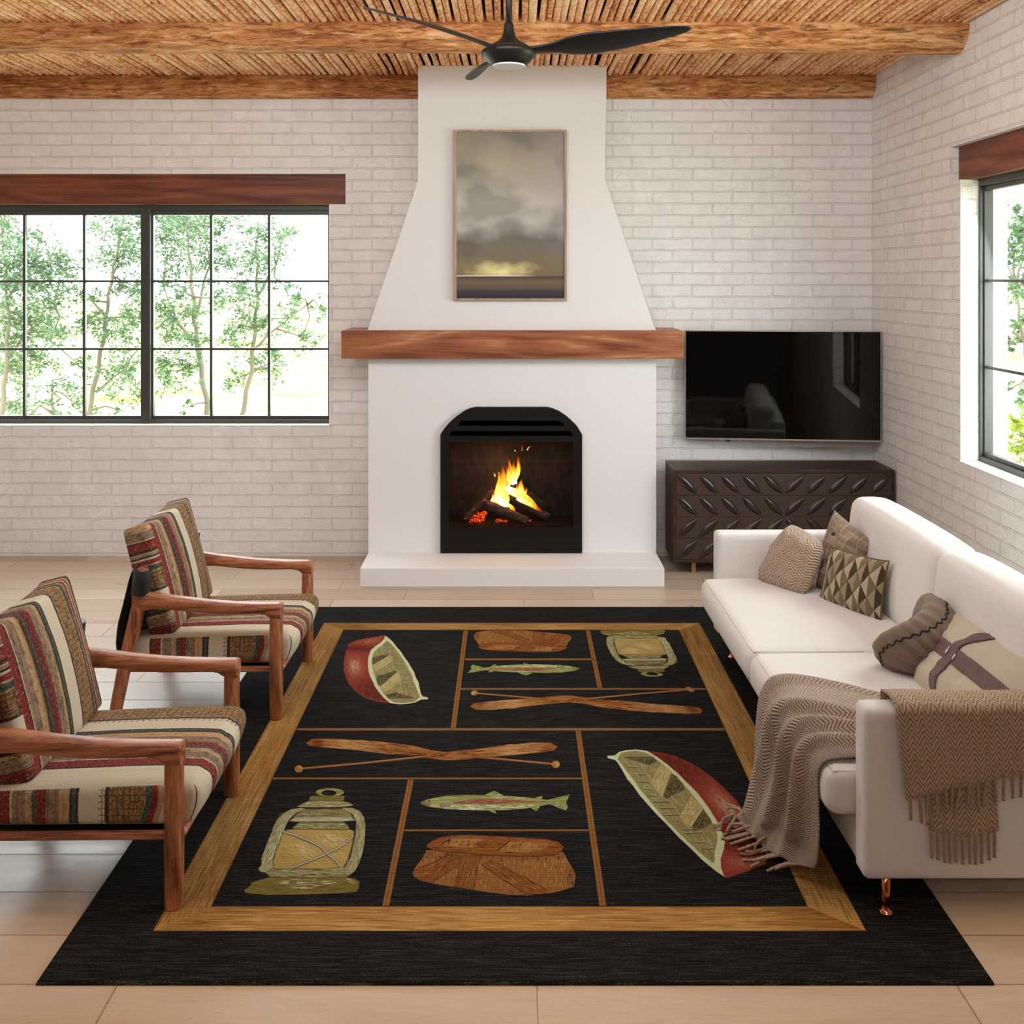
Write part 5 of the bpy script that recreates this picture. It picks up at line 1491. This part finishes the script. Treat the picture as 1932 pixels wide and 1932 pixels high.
knit = herring_mat('knitted_beige', rgb(222, 198, 174), rgb(146, 118, 98), 0.040, 0.017, 1.2, bump=1.0)
p1, _, _, _ = pil([P(1428, 1093, 4.92), P(1517, 1122, 4.62), P(1553, 1027, 4.66), P(1492, 988, 4.90)], 0.16, knit, 'knitted_cushion', 'beige chevron-knit cushion leaning on the far arm of the sofa', seed=1.0, pinch=-0.06, ears=-0.03, wr=0.012, puff=3.2)
# plaid cushion
def plaid_mat():
    m = NT('plaid'); q = m.sep(m.uv()); p = m.obj()
    n = m.noise(p, 9, 3, 0.5)
    def ln(c, per, off, w_, soft=0.004):
        fr_ = m.math('FRACT', m.math('ADD', m.math('DIVIDE', c, per), off))
        d = m.math('MULTIPLY', m.math('ABSOLUTE', m.math('SUBTRACT', fr_, 0.5)), per)
        return m.fr(d, w_, w_ + 0.0008, 1, 0)
    base = m.mix(m.fr(n, 0.35, 0.65), rgb(136, 114, 96), rgb(160, 138, 118))
    wide = m.math('MAXIMUM', ln(q[0], 0.075, 0.2, 0.014), ln(q[1], 0.075, 0.6, 0.014))
    base = m.mix(m.math('MULTIPLY', wide, 0.35), base, rgb(92, 72, 58))
    li = m.math('MAXIMUM', ln(q[0], 0.0375, 0.0, 0.0007), ln(q[1], 0.0375, 0.3, 0.0007))
    base = m.mix(m.math('MULTIPLY', li, 0.65), base, rgb(198, 178, 154))
    fz_ = m.noise(p, 300, 2, 0.6)
    return m.bsdf(base, 0.95, normal=m.bump(fz_, 0.4, 0.003), spec=0.1, sheen=0.2)
def fold_fn(s_, t_, side):
    return -0.028 * math.exp(-((t_ + 0.15 - 0.5 * s_) / 0.13) ** 2) * (1 if side > 0 else 0) + 0.012 * math.sin(6 * s_ + 3 * t_)
p2, srf2, c2_, n2_ = pil([P(1538, 1108, 4.76), P(1604, 1130, 4.60), P(1646, 1020, 4.60), P(1574, 962, 4.84)], 0.155, plaid_mat(), 'plaid_cushion', 'brown plaid cushion with a small black button, slumped behind the diamond-patterned one', seed=4.0, pinch=0.02, wr=0.014, fn=fold_fn, nu=40, nv=40, puff=3.2)
b = MB(); b.lathe([(0.0105, 0), (0.012, 0.002), (0.010, 0.004)], 16)
bt = b.build('button', M['black_metal'], p2); bt.location = srf2(0.30, 0.74, 1); bt.rotation_euler = n2_.to_track_quat('Z', 'Y').to_euler()
# diamond cushion
def diamond_mat():
    m = NT('diamond_cloth'); q = m.sep(m.uv()); p = m.obj()
    U = m.math('MULTIPLY', q[0], 4.6 / 0.33); V = m.math('MULTIPLY', q[1], 2.9 / 0.29)
    a = m.math('ADD', U, V); c = m.math('SUBTRACT', U, V)
    fa, fc = m.math('FRACT', a), m.math('FRACT', c)
    ia, ic = m.math('FLOOR', a), m.math('FLOOR', c)
    half = m.math('GREATER_THAN', m.math('ADD', fa, fc), 1.0)
    par = m.math('ABSOLUTE', m.math('MODULO', ic, 2.0))
    lightc = m.mix(par, rgb(176, 160, 134), rgb(150, 132, 106))
    darkc = m.mix(m.math('ABSOLUTE', m.math('MODULO', m.math('ADD', ia, ic), 2.0)), rgb(74, 58, 40), rgb(118, 100, 78))
    col = m.mix(half, lightc, darkc)
    e = m.math('MINIMUM', m.math('MINIMUM', fa, m.math('SUBTRACT', 1.0, fa)), m.math('MINIMUM', fc, m.math('SUBTRACT', 1.0, fc)))
    col = m.mix(m.fr(e, 0.012, 0.035, 0.7, 0.0), col, rgb(62, 50, 36))
    fz_ = m.noise(p, 300, 2, 0.6)
    return m.bsdf(col, 0.9, normal=m.bump(fz_, 0.35, 0.003), spec=0.12, sheen=0.15)
p3, srf3, c3_, _ = pil([P(1546, 1133, 4.60), P(1661, 1176, 4.30), P(1676, 1060, 4.30), P(1567, 1032, 4.56)], 0.105, diamond_mat(), 'patterned_cushion', 'cushion with brown and tan diamond pattern standing on the far half of the sofa', seed=7.0, pinch=0.045, ears=0.03)
b = MB()
loop = [(0, v / 10) for v in range(11)] + [(u / 10, 1) for u in range(1, 11)] + [(1, 1 - v / 10) for v in range(1, 11)] + [(1 - u / 10, 0) for u in range(1, 11)]
b.tube([srf3(u, v, 1) for u, v in loop], 0.0035, 8, cap=False)
b.build('piping', plain('piping_dark', rgb(96, 82, 62), 0.9), p3)
# round gathered cushion with black blanket stitch
vel = fabric('taupe_velvet', rgb(116, 99, 86), rgb(130, 112, 98), 0.8, 0.5)
c4 = Vector((1.535, 3.745, 0.548))
Dl = (P(1757, 1165, 3.84) - P(1694, 1238, 3.70)).normalized()
view = (c4 - Vector((0, 0, EYE))).normalized()
Ax = view.cross(Dl).normalized()
if Ax.x > 0: Ax = -Ax
Ax = (Ax + view * 0.10).normalized()
E1 = (Dl - Ax * Dl.dot(Ax)).normalized(); E2 = Ax.cross(E1)
def disc(u, v):      # u around, v from centre of face A over the rim to centre of face B
    th = 2 * PI * u; ph = v * PI
    Rm, hf = 0.168, 0.098
    rr = math.sin(ph) ** 0.62
    z = math.copysign(abs(math.cos(ph)) ** 0.75, math.cos(ph)) * hf
    pin = math.exp(-(rr / 0.42) ** 2)
    z *= (1 - 0.80 * pin)
    gather = 1 + 0.022 * math.sin(19 * th + 2 * math.sin(3 * th)) * rr ** 3
    z *= 1 + 0.20 * math.sin(19 * th + 2 * math.sin(3 * th)) * rr ** 2 * (1 if z < 0 else 0.12)
    bend = 0.085 * (math.cos(th) ** 2) * rr ** 2 - 0.045
    return E1 * Rm * rr * gather * math.cos(th) + E2 * Rm * 0.95 * rr * gather * math.sin(th) + Ax * (z + bend + 0.02)
b = MB(); b.grid(disc, 132, 34, flip=False)
p4 = b.build('round_cushion', vel, weld=True); p4.location = c4
tag(p4, 'round taupe cushion with gathered sides and black stitching beside the strapped cushion', 'cushion')
b = MB(); pts = []
for k in range(180):
    th = k / 180; pts.append(disc(th, 0.5 + 0.006 * math.sin(th * 2 * PI * 34)) * 1.010)
pts.append(pts[0]); b.tube(pts, 0.0026, 6, cap=False); b.build('stitching', plain('black_thread', rgb(18, 17, 17), 0.8), p4)
# strapped lumbar cushion
tanm = fabric('tan_canvas', rgb(184, 170, 150), rgb(196, 182, 162), 0.8, 0.6)
K5 = [Vector((1.468, 3.66, 0.425)), Vector((1.500, 3.045, 0.425)), Vector((1.705, 3.07, 0.655)), Vector((1.690, 3.80, 0.655))]
def f5(s_, t_, side): return 0.010 * math.sin(9 * s_ + 2 * t_) * math.exp(-((s_ + 0.1) / 0.5) ** 2) * 0.5 - 0.016 * math.exp(-((s_ + 0.02) / 0.08) ** 2) - 0.008 * math.exp(-(t_ / 0.16) ** 2)
p5, srf5, c5_, n5_ = pil(K5, 0.16, tanm, 'strapped_cushion', 'tan cushion bound with crossed mauve straps, leaning on the sofa back by the near arm', seed=11.0, pinch=0.02, fn=f5, nu=46, nv=30, puff=3.6, wr=0.004)
def web_mat():
    m = NT('ribbed_webbing'); q = m.sep(m.uv()); p = m.obj()
    s_ = m.math('SINE', m.math('MULTIPLY', q[0], 2 * PI / 0.006))
    col = m.mix(m.fr(s_, -0.4, 0.6, 0, 0.6), rgb(116, 92, 90), rgb(150, 124, 122))
    return m.bsdf(col, 0.85, normal=m.bump(s_, 0.7, 0.002), spec=0.15)
webm = web_mat()
def strap(path_u, path_v, wd, along, lift):
    b = MB()
    def fn(u, v):
        if along == 'u':
            uu, vv = path_u[0] + (path_u[1] - path_u[0]) * u, path_v + (v - 0.5) * wd
        else:
            vv = path_v[0] + (path_v[1] - path_v[0]) * v; uu = path_u + (u - 0.5) * wd + 0.26 * max(0, vv - 0.5) ** 1.4 * 1.6 - 0.05 * max(0, 0.5 - vv)
        vv = min(max(vv, 0), 1)
        return srf5(uu, vv, 1) + n5_ * lift
    if along == 'u': b.grid(fn, 50, 4, 0, lambda u, v: (u * 0.62, v * 0.04))
    else: b.grid(fn, 4, 36, 0, lambda u, v: (v * 0.30, u * 0.03))
    return b.build('strap', webm, p5, solid=0.003)
strap((0.0, 1.0), 0.50, 0.175, 'u', 0.003)
strap(0.36, (0.0, 1.0), 0.062, 'v', 0.006)
chrome = plain('buckle_chrome', rgb(220, 218, 214), 0.15, 1.0)
for du in (-0.035, 0.035):
    q = srf5(0.36 + du, 0.5, 1) + n5_ * 0.009
    b = MB(); upv = (K5[3] - K5[0]).normalized()
    b.tube([q - upv * 0.017, q + upv * 0.017], 0.0035, 8); b.build('buckle', chrome, p5)
# seams of the strapped cushion
b = MB()
b.tube([srf5(u / 30, 0.955, 1) + n5_ * 0.001 for u in range(31)], 0.0016, 6)
b.tube([srf5(0.955, u / 30, 1) + n5_ * 0.001 for u in range(31)], 0.0016, 6)
b.build('seam', plain('seam_tan', rgb(120, 100, 78), 0.9), p5)

# ------------------------------------------------------------------ herringbone throw
def cat(p0, p1, p2, p3, t):
    return 0.5 * ((2 * p1) + (-p0 + p2) * t + (2 * p0 - 5 * p1 + 4 * p2 - p3) * t * t + (-p0 + 3 * p1 - 3 * p2 + p3) * t ** 3)
def cr(pts, t):
    n = len(pts) - 1; x = min(max(t, 0), 1) * n; i = min(int(x), n - 1); f_ = x - i
    g = lambda k: pts[min(max(k, 0), n)]
    return cat(g(i - 1), g(i), g(i + 1), g(i + 2), f_)
def csurf(rows, u, v):
    return cr([cr(r, u) for r in rows], v)
throw_m = herring_mat('herringbone_throw', rgb(232, 200, 160), rgb(136, 108, 88), 0.036, 0.0165, 1.7, bump=1.0, mixv=0.8)
throw_s = herring_mat('herringbone_throw_fine', rgb(218, 194, 172), rgb(134, 110, 96), 0.030, 0.0115, 1.3, bump=0.9, mixv=0.8)
fringe_m = plain('twisted_fringe', rgb(170, 140, 116), 0.9, bump=0.8, bscale=160, var=0.4)
TO = Vector((1.2, 3.0, 0.40))
throw = empty('throw_blanket', TO)
tag(throw, 'fringed herringbone throw blanket draped over the near sofa arm and down to the rug', 'blanket')
V3 = Vector
# lower piece: from the seat by the arm, over the seat edge, down to the rug. columns: far -> near
ctrl = [
    [V3((1.50, 3.34, 0.475)), V3((1.48, 3.22, 0.50)), V3((1.46, 3.12, 0.53)), V3((1.44, 3.06, 0.57)), V3((1.42, 3.028, 0.60))],
    [V3((1.34, 3.43, 0.450)), V3((1.33, 3.28, 0.465)), V3((1.32, 3.16, 0.475)), V3((1.31, 3.08, 0.475)), V3((1.30, 3.030, 0.46))],
    [V3((1.15, 3.56, 0.447)), V3((1.15, 3.38, 0.462)), V3((1.15, 3.22, 0.452)), V3((1.15, 3.12, 0.455)), V3((1.15, 3.036, 0.446))],
    [V3((0.99, 3.61, 0.445)), V3((1.00, 3.42, 0.455)), V3((1.00, 3.27, 0.445)), V3((1.00, 3.15, 0.450)), V3((1.01, 3.048, 0.440))],
    [V3((0.930, 3.62, 0.405)), V3((0.925, 3.44, 0.415)), V3((0.928, 3.28, 0.405)), V3((0.935, 3.17, 0.408)), V3((0.948, 3.060, 0.405))],
    [V3((0.905, 3.60, 0.30)), V3((0.905, 3.44, 0.30)), V3((0.915, 3.29, 0.29)), V3((0.925, 3.18, 0.29)), V3((0.944, 3.070, 0.29))],
    [V3((0.895, 3.57, 0.17)), V3((0.875, 3.44, 0.16)), V3((0.905, 3.31, 0.17)), V3((0.925, 3.20, 0.17)), V3((0.950, 3.080, 0.17))],
    [V3((0.880, 3.52, 0.075)), V3((0.830, 3.42, 0.05)), V3((0.880, 3.32, 0.07)), V3((0.915, 3.22, 0.09)), V3((0.955, 3.095, 0.10))],
    [V3((0.860, 3.50, 0.035)), V3((0.800, 3.40, 0.022)), V3((0.830, 3.30, 0.022)), V3((0.880, 3.20, 0.035)), V3((0.945, 3.110, 0.065))]]
def ridge(x, c, w_):
    d = (x - c) / w_
    return math.exp(-(d * (0.55 if d < 0 else 1.6)) ** 2)
def lower(u, v):
    p = csurf(ctrl, u, v)
    e = 0.004
    du = csurf(ctrl, min(u + e, 1), v) - csurf(ctrl, max(u - e, 0), v)
    dv = csurf(ctrl, u, min(v + e, 1)) - csurf(ctrl, u, max(v - e, 0))
    n = dv.cross(du)
    n = n.normalized() if n.length > 1e-12 else V3((0, 0, 1))
    if n.z < 0 and v < 0.4: n = -n
    if n.x > 0 and v >= 0.4: n = -n
    # folds sweep from the arm towards the far front edge
    a = 0.9 * ridge(u, 0.20 + 0.42 * (1 - v) ** 2, 0.055) + 1.0 * ridge(u, 0.46 + 0.38 * (1 - v) ** 2.2, 0.06) + 0.8 * ridge(u, 0.74 + 0.22 * (1 - v) ** 2, 0.05) + 0.5 * ridge(u, 0.04, 0.05)
    a += 0.25 * noise.noise(V3((u * 5, v * 4, 2.0)))
    p = p + n * (0.046 * a * (0.35 + 0.65 * min(1, v * 2.2)) + 0.004)
    p.z = max(p.z, 0.017)
    return p - TO
b = MB(); b.grid(lower, 90, 110, 0, lambda u, v: (u * 0.62, v * 1.08))
lowo = b.build('draped_end', throw_s, throw, solid=0.006, weld=False)
# upper piece: folded over the arm and hanging down its outer face
AY0, AY1, AZ = 2.912, 3.018, 0.641
def hem(u):        # how far down the outer face reaches (m below the arm top), u=0 at the front
    pts_ = [(0.0, 0.255), (0.16, 0.225), (0.45, 0.185), (0.75, 0.150), (1.0, 0.14)]
    for (a, ya), (c, yc) in zip(pts_, pts_[1:]):
        if u <= c: return ya + (yc - ya) * (u - a) / (c - a)
    return 0.14
def over(u, v):
    # v: 0 inside on the seat, then up the inner face, over the top, down the outer face to the hem
    x = 1.118 + 0.80 * u
    wav = 0.5 + 0.5 * math.sin(u * 11 + 1.2) * 1.0
    inner, topw = 0.20, AY1 - AY0
    L = inner + topw + hem(u)
    s_ = v * L
    bulge = 0.010
    if s_ < inner:
        q = V3((x + 0.05 * (1 - s_ / inner) * 0, AY1 + 0.008 + 0.006 * wav, AZ - inner + s_))
    elif s_ < inner + topw:
        t = (s_ - inner) / topw
        q = V3((x, AY1 + 0.008 + (AY0 - AY1 - 0.016) * t, AZ + 0.010 + 0.010 * math.sin(PI * t) + 0.004 * wav))
    else:
        t = s_ - inner - topw
        q = V3((x + 0.08 * t * (1 - u) + 0.02 * t, AY0 - 0.009 - 0.006 * wav * min(1, t * 8) - 0.010 * ridge(u, 0.12, 0.06) * min(1, t * 6), AZ + 0.004 - t))
    q += V3((0, 0, 0.004 * noise.noise(V3((u * 6, v * 3, 5)))))
    return q - TO
b = MB(); b.grid(over, 60, 70, 0, lambda u, v: (v * 0.0 + u * 0.80, v * (0.306 + hem(u))))
b.build('arm_drape', throw_m, throw, solid=0.007)
# the under layer that hangs lower
def under(u, v):
    x = 1.185 + 0.205 * u; 
    z = AZ - 0.02 - v * (0.325 + 0.02 * math.sin(u * 3))
    return V3((x + 0.03 * v, AY0 - 0.004 - 0.0015 * math.sin(u * 12), z)) - TO
b = MB(); b.grid(under, 24, 30, 0, lambda u, v: (u * 0.2, v * 0.33)); b.build('under_layer', throw_m, throw, solid=0.004)
# fringe
fr = MB(); rngF = random.Random(12)
def cord(p, d, L, r=0.0042, droop=0.0, curl=0.0):
    p = V3(p); d = V3(d).normalized(); pts = []; n = 10
    side = V3((rngF.uniform(-1, 1), rngF.uniform(-1, 1), 0)) * curl
    for k in range(n + 1):
        t = k / n
        q = p + d * L * t + side * math.sin(t * PI) * 0.01 + V3((0, 0, -droop * t * t))
        q.z = max(q.z, RH + r - TO.z + 0.0005)
        pts.append(q)
    base = [r * (1 + 0.18 * math.sin(k * 2.6)) for k in range(n + 1)]
    fr.tube(pts, base, 7)
for k in range(30):
    u = (k + 0.4) / 30 * 0.98
    L = rngF.uniform(0.075, 0.09)
    q = over(u, 1.0)
    messy = u < 0.32
    cord(q + V3((0, -0.002, 0.012)), (rngF.uniform(-0.25, 0.15) if messy else rngF.uniform(-0.05, 0.05), rngF.uniform(-0.12, 0.02) if messy else 0, -1), L * (rngF.uniform(0.8, 1.25) if messy else 1), 0.0046)
fr.build('fringe', fringe_m, throw); fr = MB()
for k in range(11):
    q = under((k + 0.3) / 11, 1.0)
    cord(q + V3((0, -0.002, 0.01)), (rngF.uniform(-0.04, 0.04), 0, -1), rngF.uniform(0.082, 0.095), 0.0046)
fr.build('fringe', fringe_m, throw); fr = MB()
for k in range(17):
    u = 0.04 + 0.86 * k / 16
    q = lower(u, 1.0)
    cord(q + V3((0.01, 0, 0)), (-1, rngF.uniform(-0.35, 0.35), -0.10), rngF.uniform(0.07, 0.115), 0.0045, 0.02, 1.2)
fr.build('fringe', fringe_m, throw); fr = MB()
for k in range(12):
    q = lower(rngF.uniform(0.1, 0.6), rngF.uniform(0.93, 1.0))
    cord(q + V3((-0.01, 0, 0.006)), (rngF.uniform(-1, 0.2), rngF.uniform(-0.9, 0.9), rngF.uniform(-0.3, 0.2)), rngF.uniform(0.05, 0.09), 0.0043, 0.03, 2.0)
fr.build('fringe', fringe_m, throw); fr = MB()
for v in (0.66, 0.70, 0.74):
    q = lower(0.0, v); cord(q + V3((0.004, -0.004, 0)), (-0.12, 0.04, -1), 0.06, 0.004)
fr.build('fringe', fringe_m, throw)
